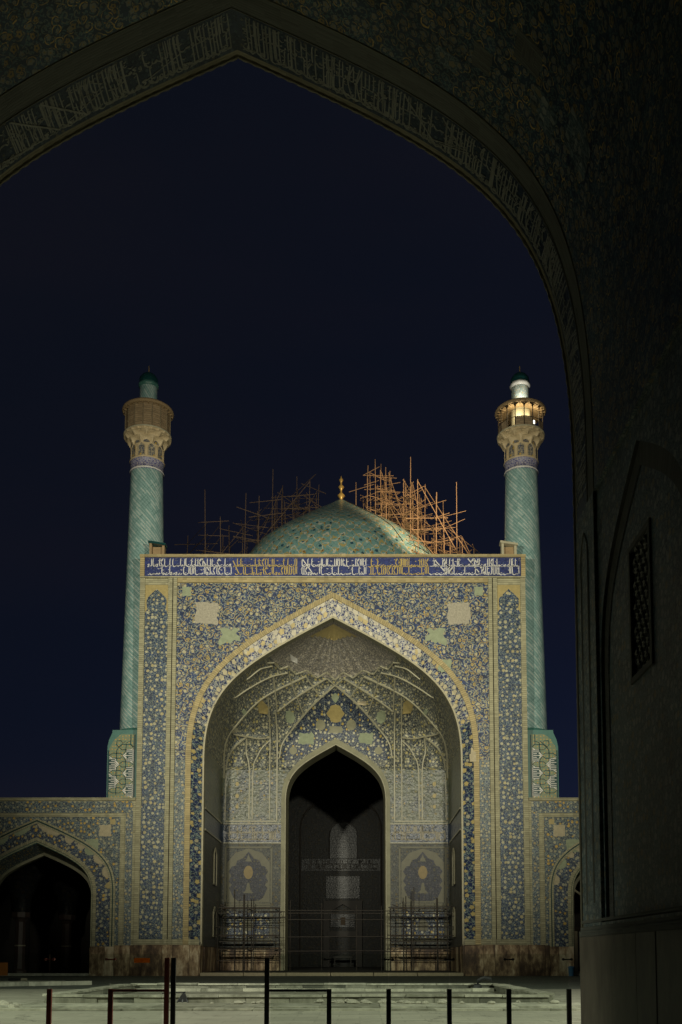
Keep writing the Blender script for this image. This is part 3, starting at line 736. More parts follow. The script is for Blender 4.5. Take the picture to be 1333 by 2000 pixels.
def niche_zone(name, z0, z1, mat, rows, hole=True, smooth=True):
    mb = MB(); last = None
    for sx in (1, -1):
        if hole: mb = MB()
        R_, U_ = [], []
        for i in range(rows + 1):
            z = z0 + (z1 - z0) * i / rows; z = min(z, ZA - .004)
            xm = arch_half(A_, ZS, ZA, z); xi = arch_half(CHA['a'], CHA['zs'], CHA['za'], z) if hole else 0.
            nC = 150 if z0 > 26 else (100 if name == 'niche_vault' else 44); row, uu, acc, prev = [], [], 0, None
            for j in range(nC + 1):
                k = j / nC; x = xi + (xm - xi) * (1 - (1 - k) ** 2.6)
                p = Vector((sx * x, (vy(x, z) + (relief(x, z) if name == 'niche_vault' else 0)) if x < xm - 1e-6 else Y0, z))
                if prev is not None: acc += (p - prev).length
                prev = p; row.append(p); uu.append((sx * (xi + acc), z + (Y1 - vy(0, z)) * .8 if z > 20 else z))
            R_.append(row); U_.append(uu)
        mb.grid(R_, U_)
        if hole or sx < 0: last = mb.build(name, mat, portal, smooth)
    return last
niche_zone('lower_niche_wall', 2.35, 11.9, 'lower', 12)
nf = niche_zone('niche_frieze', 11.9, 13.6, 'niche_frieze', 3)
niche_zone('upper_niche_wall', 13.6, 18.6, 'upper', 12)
niche_zone('niche_vault', 18.6, 26.35, 'vault', 110, True, False)
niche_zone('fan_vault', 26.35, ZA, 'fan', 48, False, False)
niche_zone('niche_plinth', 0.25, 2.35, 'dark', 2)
def rib(name, pts, w, h, mat, par, sm=5):
    pts = cat(pts, sm) if len(pts) > 2 else [Vector(pts[0]).lerp(Vector(pts[1]), i / 6) for i in range(7)]
    P = [vpt(p[0], p[1], 0) for p in pts]; Q = [vpt(p[0], p[1], h) for p in pts]; rows = []
    for i in range(len(P)):
        t = (P[min(i + 1, len(P) - 1)] - P[max(i - 1, 0)]).normalized(); nn = (Q[i] - P[i]).normalized(); sd = t.cross(nn).normalized() * (w / 2)
        rows.append([P[i] - nn * .05 - sd * 1.3, Q[i] - sd, Q[i] + sd, P[i] - nn * .05 + sd * 1.3])
    mb = MB(); mb.grid(rows); return mb.build(name, mat, par)
for pts, w in RIBS:
    for sx in (1, -1): rib('vault_rib', [(sx * x, z) for x, z in pts], w * .52, .09, 'rib', portal)
sc_pts = [(.0, 26.25), (.74, 26.73), (1.61, 26.2), (2.47, 26.6), (3.42, 26.15), (3.98, 26.5), (4.64, 26.15), (5.05, 26.3), (5.6, 26.05)]
for i in range(len(sc_pts) - 1):
    for sx in (1, -1): rib('scallop_rib', [(sx * sc_pts[i][0], sc_pts[i][1] ), (sx * sc_pts[i + 1][0], sc_pts[i + 1][1])], .11, .09, 'rib', portal)
def decal(name, c, outline, mat, par, h=.03):
    mb = MB(); n_ = len(outline); rows = []
    for k in (1.0, .6, .25):
        rows.append([vpt(c[0] + x * k, c[1] + z * k, h) + Vector((0, relief(c[0] + x * k, c[1] + z * k), 0)) for x, z in outline])
    mb.grid(rows, [[(p.x, p.z) for p in r] + [(r[0].x, r[0].z)] for r in rows], True)
    mb.face(rows[-1], [(p.x, p.z) for p in rows[-1]])
    edge = [vpt(c[0] + x, c[1] + z, 0) + Vector((0, relief(c[0] + x, c[1] + z), 0)) for x, z in outline]; mb.grid([edge, rows[0]], None, True)
    return mb.build(name, mat, par)
def star(r, k=8, d=.25): return [(r * (1 - d * (i % 2)) * math.cos(math.pi * i / k), r * (1 - d * (i % 2)) * math.sin(math.pi * i / k)) for i in range(2 * k)]
def circ(r, rz=None, k=16): return [(r * math.cos(2 * math.pi * i / k), (rz or r) * math.sin(2 * math.pi * i / k)) for i in range(k)]
kt = MB(); rows, uvs = [], []
for i in range(49):          # dark blue field between the two longest ribs, above the chamber arch
    z = 19.6 + (25.5 - 19.6) * i / 48
    xo = 5.1 if z < 19.8 else (5.1 - (z - 19.8) / (21.33 - 19.8) * .35 if z < 21.33 else (4.75 - (z - 21.33) / 2.04 * 1.8 if z < 23.37 else 2.95 * (25.8 - z) / 2.43))
    xi = arch_half(5.15, 15.6, 21.75, z)
    rows.append((z, xi, max(xi, xo)))
for sx in (1, -1):
    R_, U_ = [], []
    for z, xi, xo in rows:
        rr = [vpt(sx * (xi + (xo - xi) * j / 16), z, .03) + Vector((0, relief(xi + (xo - xi) * j / 16, z), 0)) for j in range(17)]; R_.append(rr); U_.append([(p.x, p.z) for p in rr])
    kt.grid(R_, U_)
kt.build('kite_tile_field', 'kite', portal)
decal('medallion', (-.02, 23.75), [(x * (1 + .18 * math.cos(6 * math.atan2(z, x))), z) for x, z in circ(.72, .68, 24)], 'ochre', portal, .05)
decal('medallion', (-.02, 22.45), rough_quad(0, 0, .62, .3, 4), 'soffit', portal, .05)
decal('plaster_patch', (-.02, 24.95), star(.38, 4, .2), 'patch_green', portal, .05)
for sx in (1, -1):
    decal('medallion', (sx * 1.42, 22.84), circ(.45), 'plaster_grey' if 0 else 'soffit', portal, .05)
    decal('plaster_patch', (sx * 2.8, 21.65), rough_quad(0, 0, .62, .5, 5, .25), 'patch_green', portal, .05)
    decal('medallion', (sx * 3.95, 20.5), circ(.36), 'soffit', portal, .05)
    decal('medallion', (sx * 4.15, 23.3), star(.48, 8, .2), 'patch_green', portal, .05)
    decal('medallion', (sx * 6.45, 23.6), [(-.4, -.3), (.35, -.3), (.5, .1), (.0, .45), (-.35, .35)], 'ochre', portal, .05)
    decal('plaster_patch', (sx * 8.0, 23.05), star(.22, 4), 'patch_green', portal, .05)
    decal('plaster_patch', (sx * 9.0, 21.9), star(.2, 4), 'rib', portal, .05)
    for zz, rr in ((17.3, .16), (16.2, .16), (15.2, .14), (18.6, .16)): decal('yellow_rosette', (sx * 9.05, zz), circ(rr, rr * 1.3, 10), 'ochre', portal, .04)
decal('plaster_patch', (-3.45, 26.95), [(-.25, -.1), (.25, -.14), (.25, .1), (-.25, .14)], 'white', portal, .05)
decal('plaster_patch', (2.4, 24.35), [(-.4, -.1), (.4, -.14), (.4, .1), (-.4, .12)], 'plaster', portal, .05)
# sunburst under the crown of the vault
sb = MB(); rows = []
def crown(x):
    lo, hi_ = ZS, ZA
    for _ in range(30):
        m_ = (lo + hi_) / 2
        if arch_half(A_, ZS, ZA, m_) > abs(x): lo = m_
        else: hi_ = m_
    return lo - .02
for i in range(7):
    row = []
    for j in range(41):
        x = -1.95 + 3.9 * j / 40; top = crown(x); bot = min(top - .01, 28.74 - .5 * (x / 1.95) ** 2 - .05 * abs(math.sin(j * .785)))
        row.append(vpt(x, bot + (top - bot) * i / 6, .03))
    rows.append(row)
sb.grid(rows, [[(p.x, p.z) for p in r] for r in rows]); sb.build('sunburst', 'ochre', portal)
# frieze letters inside the niche, medallion panels, chamber arch
rng = random.Random(4)
for sx in (1, -1):
    mb = MB(); x0 = 5.05 if sx > 0 else -10.1
    lettering(mb, thuluth(5.05, 1.45, rng, 2, .7, (), [(0, 5.0, .52)]), .10, lambda s, t, h, x0=x0: vpt(x0 + s, 12.02 + t, h + .012), .02)
    mb.build('calligraphy_lettering', 'plaster_grey', nf)
    for zc, hh in ((8.85, 2.6), (4.5, 1.55)):
        cx = sx * 7.95; w = 2.1
        fr4 = [((cx - w, zc - hh), (cx + w, zc - hh)), ((cx + w, zc - hh), (cx + w, zc + hh)), ((cx + w, zc + hh), (cx - w, zc + hh)), ((cx - w, zc + hh), (cx - w, zc - hh))]
        for a, b in fr4: rib('panel_frame', [a, b], .16, .05, 'lower_ground', portal)
        if hh > 2:
            O = [(1.75, -2.0), (1.35, -1.9), (1.75, -1.0), (1.5, -.75), (1.8, -.4), (1.55, .1), (1.8, .5), (1.5, .95), (1.2, 1.0), (1.0, 1.5), (.5, 1.7), (0, 2.3)]
            O = [(.9, -2.2)] + O[1:]
            O = O + [(-x, z) for x, z in reversed(O[:-1])]
            decal('panel_ground', (cx, zc), [(-1.95, -2.45), (0, -2.45), (1.95, -2.45), (1.95, -1), (1.95, 0), (1.95, 1.2), (1.2, 2.1), (0, 2.5), (-1.2, 2.1), (-1.95, 1.2), (-1.95, 0), (-1.95, -1)], 'lower_ground', portal, .02)
            decal('lobed_medallion', (cx, zc - .1), O, 'medal', portal, .05)
            decal('yellow_rosette', (cx, zc + .3), circ(.42, .62, 14), 'lower_ochre', portal, .08)
            decal('pale_finial', (cx, zc + 1.55), [(-.3, -.25), (.3, -.25), (.12, .1), (0, .45), (-.12, .1)], 'lower_ground', portal, .08)
            decal('pale_finial', (cx, zc - 1.25), [(-.5, -.35), (.5, -.35), (.2, -.05), (.1, .6), (-.1, .6), (-.2, -.05)], 'lower_ground', portal, .08)
        else:
            decal('tile_panel', (cx, zc - .1), [(-1.9, -1.2), (0, -1.2), (1.9, -1.2), (1.9, 0), (1.9, 1.2), (0, 1.2), (-1.9, 1.2), (-1.9, 0)], 'kite', portal, .03)
            decal('pale_medallion', (cx, zc - .1), [(-.4, -.55), (.4, -.55), (.45, .1), (.15, .5), (-.15, .5), (-.45, .1)], 'lower_ground', portal, .06)
    # dado of the back wall and side walls
    for k in range(4):
        w = 1.36; x0, x1 = sorted((sx * (4.95 + k * w), sx * (4.95 + (k + 1) * w - .02)))
        ubox('dado_slab', (x0, Y1 - .12, .25), (x1, Y1 + .05, 2.3 - .03 * k), 'marble', portal)
    for k in range(5): ubox('dado_slab', (sx * 10.42 - .1, Y0 + k * 1.7, .25), (sx * 10.42 + .1, Y0 + k * 1.7 + 1.68, 2.3), 'marble', portal)
    # door recesses and string courses of the side walls
    for zz, hh in ((9.2, 3.2), (4.4, 2.6)):
        ar = arch(.62, zz + hh * .25, zz + hh * .5, zz - hh * .5, 8)
        f = MB(); f.face([(sx * 10.38, 86.2 + x, z) for x, z in ar]); f.build('blind_doorway', 'dark', portal)
        pts = [(sx * 10.36, 86.2 + x * 1.2, z + .1) for x, z in ar]; f = MB(); f.tube(pts, .07, 5); f.build('doorway_frame', 'rib', portal)
    for zz in (11.85, 13.6): ubox('string_course', (sx * 10.42 - .06, Y0, zz - .07), (sx * 10.42 + .06, Y1 - .6, zz + .07), 'rib', portal)
c1 = arch(4.6, 15.6, 20.95, .25, 20); c2 = arch(5.0, 15.6, 21.55, .25, 20)
f = MB(); ring(f, c1, c2, Y1 - .12, Y1 - .06, Y1 + .1); f.build('chamber_arch_border', 'soffit', portal)
f = MB(); s_ = run(c1)
for i in range(len(c1) - 1):
    (ax, az), (bx, bz) = c1[i], c1[i + 1]
    f.face([(ax, Y1 - .1, az), (bx, Y1 - .1, bz), (bx * .97, Y1 + 2.0, bz - .1), (ax * .97, Y1 + 2.0, az - .1)], [(0, s_[i]), (0, s_[i + 1]), (2, s_[i + 1]), (2, s_[i])])
f.build('chamber_arch_soffit', 'soffit', portal, True)
f = MB(); f.tube([(x, Y1 - .1, z) for x, z in arch(4.62, 15.6, 20.98, .3, 40)], .07, 6); f.build('rope_moulding', 'rib', portal, True)

# roof and outer body of the portal, behind the facade
f = MB(); f.box((-13.4, FY + 1.2, 0), (-10.9, Y1 + 2, 31.5)); f.box((10.9, FY + 1.2, 0), (13.4, Y1 + 2, 31.5)); f.box((-13.4, FY + 1.2, 31.0), (13.4, Y1 + 2, 31.6)); f.box((-13.4, Y1 + 2.05, 22.5), (13.4, Y1 + 3, 31.5))
f.build('portal_body', 'grout', portal)
for sx in (-1, 1):           # stair hood on the roof beside each minaret
    h = thing('roof_stair_hood', (sx * 14.5, FY + .7, 34.26), 'small %s hooded stair doorway on the portal roof beside the %s minaret' % (('grey', 'left') if sx < 0 else ('pale', 'right')), 'doorway', 'stair hoods on the portal roof')
    f = MB(); x0, x1 = sx * 14.5 - .62, sx * 14.5 + .62; y0 = FY + .45; y1 = FY + 1.1
    f.box((x0, y0, 34.262), (x0 + .2, y1, 35.45)); f.box((x1 - .2, y0, 34.262), (x1, y1, 35.25)); f.build('jamb', 'timber' if sx < 0 else 'edge', h)
    f = MB(); f.prism([(x0 - .1, 35.46), (x1 + .1, 35.26), (x1 + .1, 35.42), (x0 - .1, 35.66)], y0 - .1, y1); f.build('hood_roof', 'teal' if sx < 0 else 'edge', h)
    f = MB(); f.box((x0 + .2, y1 - .2, 34.262), (x1 - .2, y1 - .1, 35.3)); f.build('door', 'timber', h)

# step along the foot of the niche
st = thing('portal_step', (0, FY, 0), 'low pale stone step across the foot of the great portal niche', 'step')
x = -10.4; k = 0
while x < 10.3:
    w = (3.45, 3.35, 3.5, 3.4, 3.45, 3.65)[k % 6]; k += 1
    ubox('step_slab', (x + .03, FY - .25, 0.0), (min(10.4, x + w) - .03, FY + 1.2, .24 + rp.uniform(0, .012)), 'plaster', st); x += w
f = MB(); f.face([(-10.6, FY + 1.19, .225), (10.6, FY + 1.19, .225), (10.6, 121, .225), (-10.6, 121, .225)]); tag(f.build('niche_floor', 'dark'), kind='structure')

# ------------------------------------------------------------------ prayer chamber seen through the inner arch
ch = thing('prayer_chamber', (0, 106, 0), 'dark tiled prayer chamber with small mihrab seen through the inner archway', 'chamber')
CB = 120.0
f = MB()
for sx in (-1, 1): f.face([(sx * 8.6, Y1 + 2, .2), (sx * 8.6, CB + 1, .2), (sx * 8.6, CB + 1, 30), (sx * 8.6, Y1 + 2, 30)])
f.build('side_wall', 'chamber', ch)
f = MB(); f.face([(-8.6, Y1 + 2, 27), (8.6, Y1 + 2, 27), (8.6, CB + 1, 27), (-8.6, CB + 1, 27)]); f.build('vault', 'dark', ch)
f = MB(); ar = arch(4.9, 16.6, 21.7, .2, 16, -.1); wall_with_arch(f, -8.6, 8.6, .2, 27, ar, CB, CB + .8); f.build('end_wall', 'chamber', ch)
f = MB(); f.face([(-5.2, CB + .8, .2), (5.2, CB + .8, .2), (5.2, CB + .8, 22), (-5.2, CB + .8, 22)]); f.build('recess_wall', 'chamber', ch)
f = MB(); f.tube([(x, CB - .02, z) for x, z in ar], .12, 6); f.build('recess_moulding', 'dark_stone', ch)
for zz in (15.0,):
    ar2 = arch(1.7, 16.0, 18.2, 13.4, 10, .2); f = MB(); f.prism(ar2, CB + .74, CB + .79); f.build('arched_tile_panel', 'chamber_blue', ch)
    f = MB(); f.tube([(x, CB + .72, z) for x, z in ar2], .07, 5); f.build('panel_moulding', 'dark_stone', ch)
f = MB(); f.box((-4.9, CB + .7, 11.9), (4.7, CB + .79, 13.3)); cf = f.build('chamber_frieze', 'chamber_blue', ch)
mb = MB(); lettering(mb, thuluth(9.2, 1.3, random.Random(3), 2, .7), .1, lambda s, t, h: (-4.7 + s, CB + .69 - h, 11.95 + t), .02); mb.build('calligraphy_lettering', 'dark_stone', cf)
f = MB(); f.box((-1.9, CB + .66, 8.5), (2.2, CB + .79, 11.2)); f.build('tile_panel', 'chamber_blue', ch)
f = MB(); wall_with_arch(f, -2.2, 2.5, .2, 8.2, arch(1.6, 6.0, 7.8, .2, 10, .15), CB + .35, CB + .8); f.build('mihrab_frame', 'dark_stone', ch)
f = MB(); f.box((-1.3, CB + .6, 5.0), (1.6, CB + .78, 6.6)); f.build('mihrab_panel', 'chamber_blue', ch)
f = MB(); f.box((-.1, CB + .5, 5.3), (.45, CB + .62, 6.2)); f.build('mihrab_opening', 'dark_timber', ch)
f = MB(); f.box((-1.7, CB + .2, 3.9), (2.0, CB + .5, 4.5)); f.build('mihrab_shelf', 'dark_stone', ch)
tb = thing('prayer_table', (0, 118, .23), 'low grey framed table standing before the mihrab deep in the chamber', 'table')
ubox('table_top', (-.9, 117.6, 1.35), (1.3, 118.4, 1.5), 'dark_stone', tb)
for xx in (-.8, 1.1):
    for yy in (117.7, 118.2): ubox('leg', (xx, yy, .23), (xx + .12, yy + .12, 1.35), 'dark_stone', tb)

# ------------------------------------------------------------------ minarets
def kufic_strokes():
    """knotted chain, square lettering and its dark ground, for a panel 1.75 wide and 4.95 high"""
    c, w, bk = [], [], []
    X = lambda u: (u - 320) / 525 * 1.75
    Y = lambda v: (1700 - v) / 1430 * 4.95
    P = lambda pts: [(X(u), Y(v)) for u, v in pts]
    for y in (762, 1143, 1525): c.append(P([(550, y), (605, y - 57), (765, y - 57), (838, y), (770, y + 57), (610, y + 57), (550, y)]))
    for y in (572, 953, 1334): c.append(P([(345, y), (405, y - 57), (570, y - 57), (640, y), (580, y + 57), (410, y + 57), (345, y)]))
    A, B = [], []
    for y in range(572, 1700, 381): A += [(495, y), (500, y + 80), (550, y + 190), (500, y + 300)]; B += [(640, y), (685, y + 80), (690, y + 190), (685, y + 300)]
    c.append(P([(400, 430), (495, 480)] + [q for q in A if q[1] < 1690])); c.append(P([(500, 430), (640, 560)] + [q for q in B if q[1] < 1690][1:])); c.append(P([(560, 480), (600, 430), (680, 430), (690, 520), (640, 572)])); c.append(P([(400, 290), (405, 500), (345, 572)]))
    for y in (757, 1147, 1528):
        bk.append((X(335), Y(y + 128), X(488), Y(y - 128)))
        w.append((P([(350, y - 135), (350, y + 135)]), .10))
        for q in range(7): w.append((P([(345, y - 120 + q * 40), (485 if q not in (2, 4) else 440, y - 120 + q * 40)]), .062))
        w.append((P([(485, y - 60), (545, y), (485, y + 60)]), .12)); w.append((P([(485, y), (535, y)]), .10)); w.append((P([(345, y - 170), (400, y - 130)]), .06)); w.append((P([(345, y + 170), (400, y + 130)]), .06))
    for y in (950, 1335):
        bk.append((X(692), Y(y + 128), X(832), Y(y - 128)))
        w.append((P([(705, y - 125), (705, y + 135)]), .10))
        for q in range(7): w.append((P([(700, y - 120 + q * 40), (830 if q not in (1, 3) else 790, y - 120 + q * 40)]), .062))
        w.append((P([(695, y - 60), (638, y), (695, y + 60)]), .12)); w.append((P([(645, y), (700, y)]), .10)); w.append((P([(835, y - 170), (775, y - 130)]), .06)); w.append((P([(835, y + 170), (775, y + 130)]), .06))
    return c, w, bk
def minaret(sx):
    cx, cy = sx * 16.1, 82.5
    side = 'left' if sx < 0 else 'right'
    t = thing('minaret', (cx, cy, 0), ('turquoise tiled minaret with closed brown balcony on the left of the portal' if sx < 0 else 'turquoise tiled minaret with lit open balcony on the right of the portal'), 'minaret', 'minarets flanking the great portal')
    # square base with inscription panel and broached shoulder
    x0, x1 = cx - 2.32, cx + 2.32; yf = cy - 2.25
    prof = [(-2.32, 13.0), (-2.32, 18.6), (-2.2, 19.2), (-1.95, 19.75), (-1.93, 20.0), (1.93, 20.0), (1.95, 19.75), (2.2, 19.2), (2.32, 18.6), (2.32, 13.0)]
    f = MB(); f.prism([(cx + a, z) for a, z in reversed(prof)], yf, cy + 2.3); f.build('minaret_base', 'turq', t)
    PW = 2.12; lo = cx - 2.2 if sx < 0 else cx + 2.2 - PW   # the visible strip beside the facade
    f = MB(); P = [(0, 14.25), (PW, 14.25), (PW, 19.65), (1.0, 19.65), (.45, 19.2), (.05, 18.5), (0, 18.2)]
    if sx > 0: P = [(PW - x, z) for x, z in reversed(P)]
    f.prism([(lo + x, z) for x, z in P], yf - .03, yf + .02); pn = f.build('kufic_panel', 'kufic', t)
    c, w, bk = kufic_strokes(); mir = (lambda x: PW - x * PW / 1.75) if sx < 0 else (lambda x: x * PW / 1.75)
    for q in bk:
        xa, xb = sorted((mir(q[0]), mir(q[2]))); f = MB(); f.box((lo + xa, yf - .034, 14.35 + q[1] * 1.08), (lo + xb, yf - .02, 14.35 + q[3] * 1.08)); f.build('lettering_ground', 'teal', pn)
    f = MB(); lettering(f, [([Vector((mir(x), y)) for x, y in s], 1) for s in c], .085, lambda a, b, h: (lo + a, yf - .031 - h, 14.35 + b * 1.08), .015); f.build('knotted_chain', 'teal', pn)
    f = MB()
    for s, ww in w: lettering(f, [([Vector((mir(x), y)) for x, y in s], 1)], ww, lambda a, b, h: (lo + a, yf - .036 - h, 14.35 + b * 1.08), .02)
    f.build('kufic_lettering', 'white', pn)
    for a in (0, PW):
        f = MB(); f.box((lo + a - .05, yf - .05, 14.2), (lo + a + .05, yf + .01, 18.3 if (a == 0) == (sx < 0) else 19.6)); f.build('panel_edge', 'teal', t)
    # shaft
    f = MB(); f.lathe([(2.0, 20.0), (1.98, 20.25), (1.86, 20.3)] , 40, (cx, cy)); f.build('shaft_foot_ring', 'turq', t, True)
    f = MB(); f.lathe([(1.86 + (1.36 - 1.86) * k / 12, 20.25 + (43.3 - 20.25) * k / 12) for k in range(13)], 48, (cx, cy), 1.6); f.build('shaft', 'shaft', t, True)
    f = MB(); f.lathe([(1.40, 43.2), (1.43, 43.3), (1.38, 43.38), (1.38, 44.42), (1.45, 44.46), (1.45, 44.56), (1.38, 44.6)], 40, (cx, cy)); f.build('inscription_ring', 'minaret_band', t, True)
    f = MB(); f.lathe([(1.44, 43.24), (1.47, 43.31), (1.44, 43.38)], 40, (cx, cy)); f.build('white_ring', 'white', t, True)
    f = MB(); f.lathe([(1.46, 44.42), (1.5, 44.5), (1.46, 44.58)], 40, (cx, cy)); f.build('pale_ring', 'minaret_cream', t, True)
    f = MB(); f.lathe([(1.36, 44.58), (1.36, 46.1)], 40, (cx, cy)); f.build('panel_drum', 'minaret_cream', t, True)
    nP = 10
    for k in range(nP):
        am = 2 * math.pi * (k + .25) / nP; hw = .27; f = MB(); outl = arch(hw, 45.5, 45.98, 44.68, 6)
        f.face([(cx + 1.385 * math.cos(am + x / 1.385), cy + 1.385 * math.sin(am + x / 1.385), z) for x, z in outl], [(x + k, z) for x, z in outl]); f.build('arched_panel', 'minaret_blue', t)
        f = MB(); f.tube([(cx + 1.39 * math.cos(am + x / 1.39), cy + 1.39 * math.sin(am + x / 1.39), z) for x, z in arch(hw + .05, 45.5, 46.03, 44.62, 6)], .035, 4); f.build('panel_arch', 'minaret_cream', t)
    # corbels: three tiers of stalactite cells
    for ti, (za, zb, ra, rb, off) in enumerate(((45.95, 46.65, 1.36, 1.72, .25), (46.5, 47.25, 1.48, 1.98, .75), (47.1, 47.62, 1.78, 2.0, .25))):
        nC = nP if ti < 2 else 2 * nP; rows = 8; prof = [(ra, za + (zb - za) * i / rows) for i in range(rows + 1)]
        def mod(a, i, r, ra=ra, rb=rb, nC=nC, off=off):
            q = ((a / (2 * math.pi) * nC - off) % 1.0) - .5; e = 2 * abs(q) if ti < 3 else 0; tt = i / rows
            pw = .40 + 6.0 * (1 - e) ** 1.2
            return ra + (rb - ra) * (tt ** pw) + (0.02 if i == rows else 0)
        f = MB(); f.lathe(prof, nC * 10, (cx, cy), 1.5, mod=mod); f.build('muqarnas_tier', 'minaret_cream', t)
        for k in range(nC):      # tiled pocket in the throat of every cell
            am = 2 * math.pi * (k + .5 + off) / nC; dz = zb - za; hw = .5 * math.pi * ra / nC * .9; rr = ra + .035
            hw *= 1.35; outl = arch(hw, za + dz * .45, za + dz * .9, za + dz * .12, 5); f = MB()
            f.face([(cx + (rr + .0) * math.cos(am + x / rr), cy + rr * math.sin(am + x / rr), z) for x, z in outl], [(x + k * .7, z) for x, z in outl]); f.build('cell_tile', 'minaret_blue', t)
    f = MB(); f.lathe([(1.3, 47.55), (2.02, 47.6), (2.05, 47.66), (2.0, 47.74), (1.0, 47.76)], 44, (cx, cy)); f.build('balcony_floor', 'edge', t, True)
    # balcony
    nB = 16; rB = 1.92; zb0, zb1 = 47.74, 49.12
    for k in range(nB):
        a = 2 * math.pi * k / nB; p = (cx + rB * math.cos(a), cy + rB * math.sin(a))
        pole('balcony_post', (p[0], p[1], zb0), (p[0], p[1], zb1), .045, 'dark_timber' if sx > 0 else 'lattice', t)
        a2 = 2 * math.pi * (k + .5) / nB; hw = math.pi * rB / nB
        def cyl(x, z, r): return (cx + r * math.cos(a2 + x / rB), cy + r * math.sin(a2 + x / rB), z)
        if sx < 0:
            f = MB(); f.face([cyl(-hw, zb0, rB - .04), cyl(hw, zb0, rB - .04), cyl(hw, zb1, rB - .04), cyl(-hw, zb1, rB - .04)], [(k, 0), (k + .7, 0), (k + .7, 1.4), (k, 1.4)]); f.build('lattice_panel', 'lattice', t)
            for q in range(9): pole('lattice_bar', cyl(-hw, zb0 + .1 + q * .15, rB), cyl(hw, zb0 + .1 + q * .15, rB), .018, 'timber', t)
        else:
            pole('rail', cyl(-hw, zb0 + .52, rB), cyl(hw, zb0 + .52, rB), .03, 'dark_timber', t)
            pole('rail', cyl(-hw, zb0 + .95, rB), cyl(hw, zb0 + .95, rB), .014, 'dark_timber', t)
            f = MB(); ar3 = arch(hw * .82, zb1 - .28, zb1 - .05, zb1 - .28, 6)
            out = [(hw, zb1 - .28), (hw, zb1 + .05), (-hw, zb1 + .05), (-hw, zb1 - .28)]
            f.face([cyl(x, z, rB + .01) for x, z in out[:3] + out[3:] + ar3[::-1]]); f.build('arch_head', 'dark_timber', t)
            f = MB(); f.face([cyl(-hw * .9, zb0 + .02, rB - .02), cyl(hw * .9, zb0 + .02, rB - .02), cyl(hw * .9, zb0 + .5, rB - .02), cyl(-hw * .9, zb0 + .5, rB - .02)])
            if k % 3 != 1: f.build('balcony_panel', 'lattice', t)
    f = MB(); f.lathe([(.85, zb0), (.85, 49.3)], 24, (cx, cy)); f.build('inner_shaft', 'turq' if sx < 0 else 'edge', t, True)
    f = MB(); f.lathe([(.7, 49.22), (1.9, 49.10), (2.12, 49.06), (2.20, 49.14), (2.16, 49.26), (1.9, 49.38), (.7, 49.75)], 44, (cx, cy)); f.build('eave', 'timber', t, True)
    for k in range(28):
        a = 2 * math.pi * k / 28; pole('rafter', (cx + 1.55 * math.cos(a), cy + 1.55 * math.sin(a), 49.02), (cx + 2.1 * math.cos(a), cy + 2.1 * math.sin(a), 49.02), .05, 'timber', t)
    f = MB(); f.lathe([(.74, 49.6), (.74, 51.15)], 28, (cx, cy), 1.2); f.build('lantern', 'shaft' if sx < 0 else 'lit_lantern', t, True)
    f = MB(); f.lathe([(.74, 51.12), (.86, 51.2), (.88, 51.3), (.80, 51.36), (.74, 51.4)], 28, (cx, cy), mod=lambda a, i, r: r * (1 + .02 * math.sin(20 * a))); f.build('lantern_cornice', 'turq' if sx < 0 else 'white', t, True)  # right cornice coloured white to look lit like its lantern
    f = MB(); f.lathe([(.76, 51.38), (.80, 51.6), (.74, 51.85), (.55, 52.1), (.25, 52.3), (.03, 52.42)], 28, (cx, cy), mod=lambda a, i, r: r * (1 + .03 * math.cos(14 * a))); f.build('cap_dome', 'teal', t, True)
    pole('cap_spike', (cx, cy, 52.4), (cx, cy, 53.0), .03, 'gilt', t)
    return t
ZMAP = minaret_z; unit('cyl', 'gilt') if 0 else None
minaret(-1); minaret(1); ZMAP = None
def lamp_obj(name, kind, loc, target, watts, col, cone, blend, rad, parent):
    l = bpy.data.lights.new(name, kind); l.energy = watts; l.color = col; l.shadow_soft_size = rad
    if kind == 'SPOT': l.spot_size = R(cone); l.spot_blend = blend
    mw = Matrix.Translation(loc)
    if target: mw = mw @ (Vector(target) - Vector(loc)).to_track_quat('-Z', 'Y').to_matrix().to_4x4()
    return link(name, l, parent, mw)
# lamps in the right balcony
cx, cy = 16.1, 82.5
bl = thing('balcony_floodlights', (cx, cy, 46.3), 'lit floodlights standing inside the open balcony of the right minaret', 'floodlight')
for ang, zz in ((-108, 46.85), (-62, 46.75), (-152, 46.7)):
    a = R(ang); p = Vector((cx + 1.62 * math.cos(a), cy + 1.62 * math.sin(a), zz)); rot = Matrix.Rotation(a, 4, 'Z')
    ubox('lamp_housing', p - Vector((.07, .24, .19)), p + Vector((.07, .24, .19)), 'post_black', bl, rot)
    q = p + Vector((math.cos(a), math.sin(a), 0)) * .09
    ubox('lamp_glass', q - Vector((.012, .2, .15)), q + Vector((.012, .2, .15)), 'lamp', bl, rot)
lamp_obj('balcony_light', 'POINT', (cx - .5, cy - 1.35, 47.6), None, 80, (1, .85, .55), 0, 0, .15, bl)
lamp_obj('balcony_light', 'POINT', (cx + .9, cy - 1.1, 47.6), None, 55, (1, .85, .55), 0, 0, .15, bl)
lamp_obj('dome_spot', 'SPOT', (cx - 1.3, cy + 2.6, 47.4), (8.5, 112, 51.5), 36000, (1, .74, .46), 38, .6, .2, bl)
ul = thing('eave_uplight', (cx, cy - 1.35, 48.7), 'small uplight on the roof of the right balcony washing its lantern', 'floodlight')
ubox('lamp_housing', (cx - .14, cy - 1.55, 48.66), (cx + .14, cy - 1.35, 48.84), 'post_black', ul)
lamp_obj('lantern_spot', 'SPOT', (cx, cy - 1.5, 48.92), (cx, cy, 50.2), 130, (1, .95, .82), 120, .6, .06, ul)

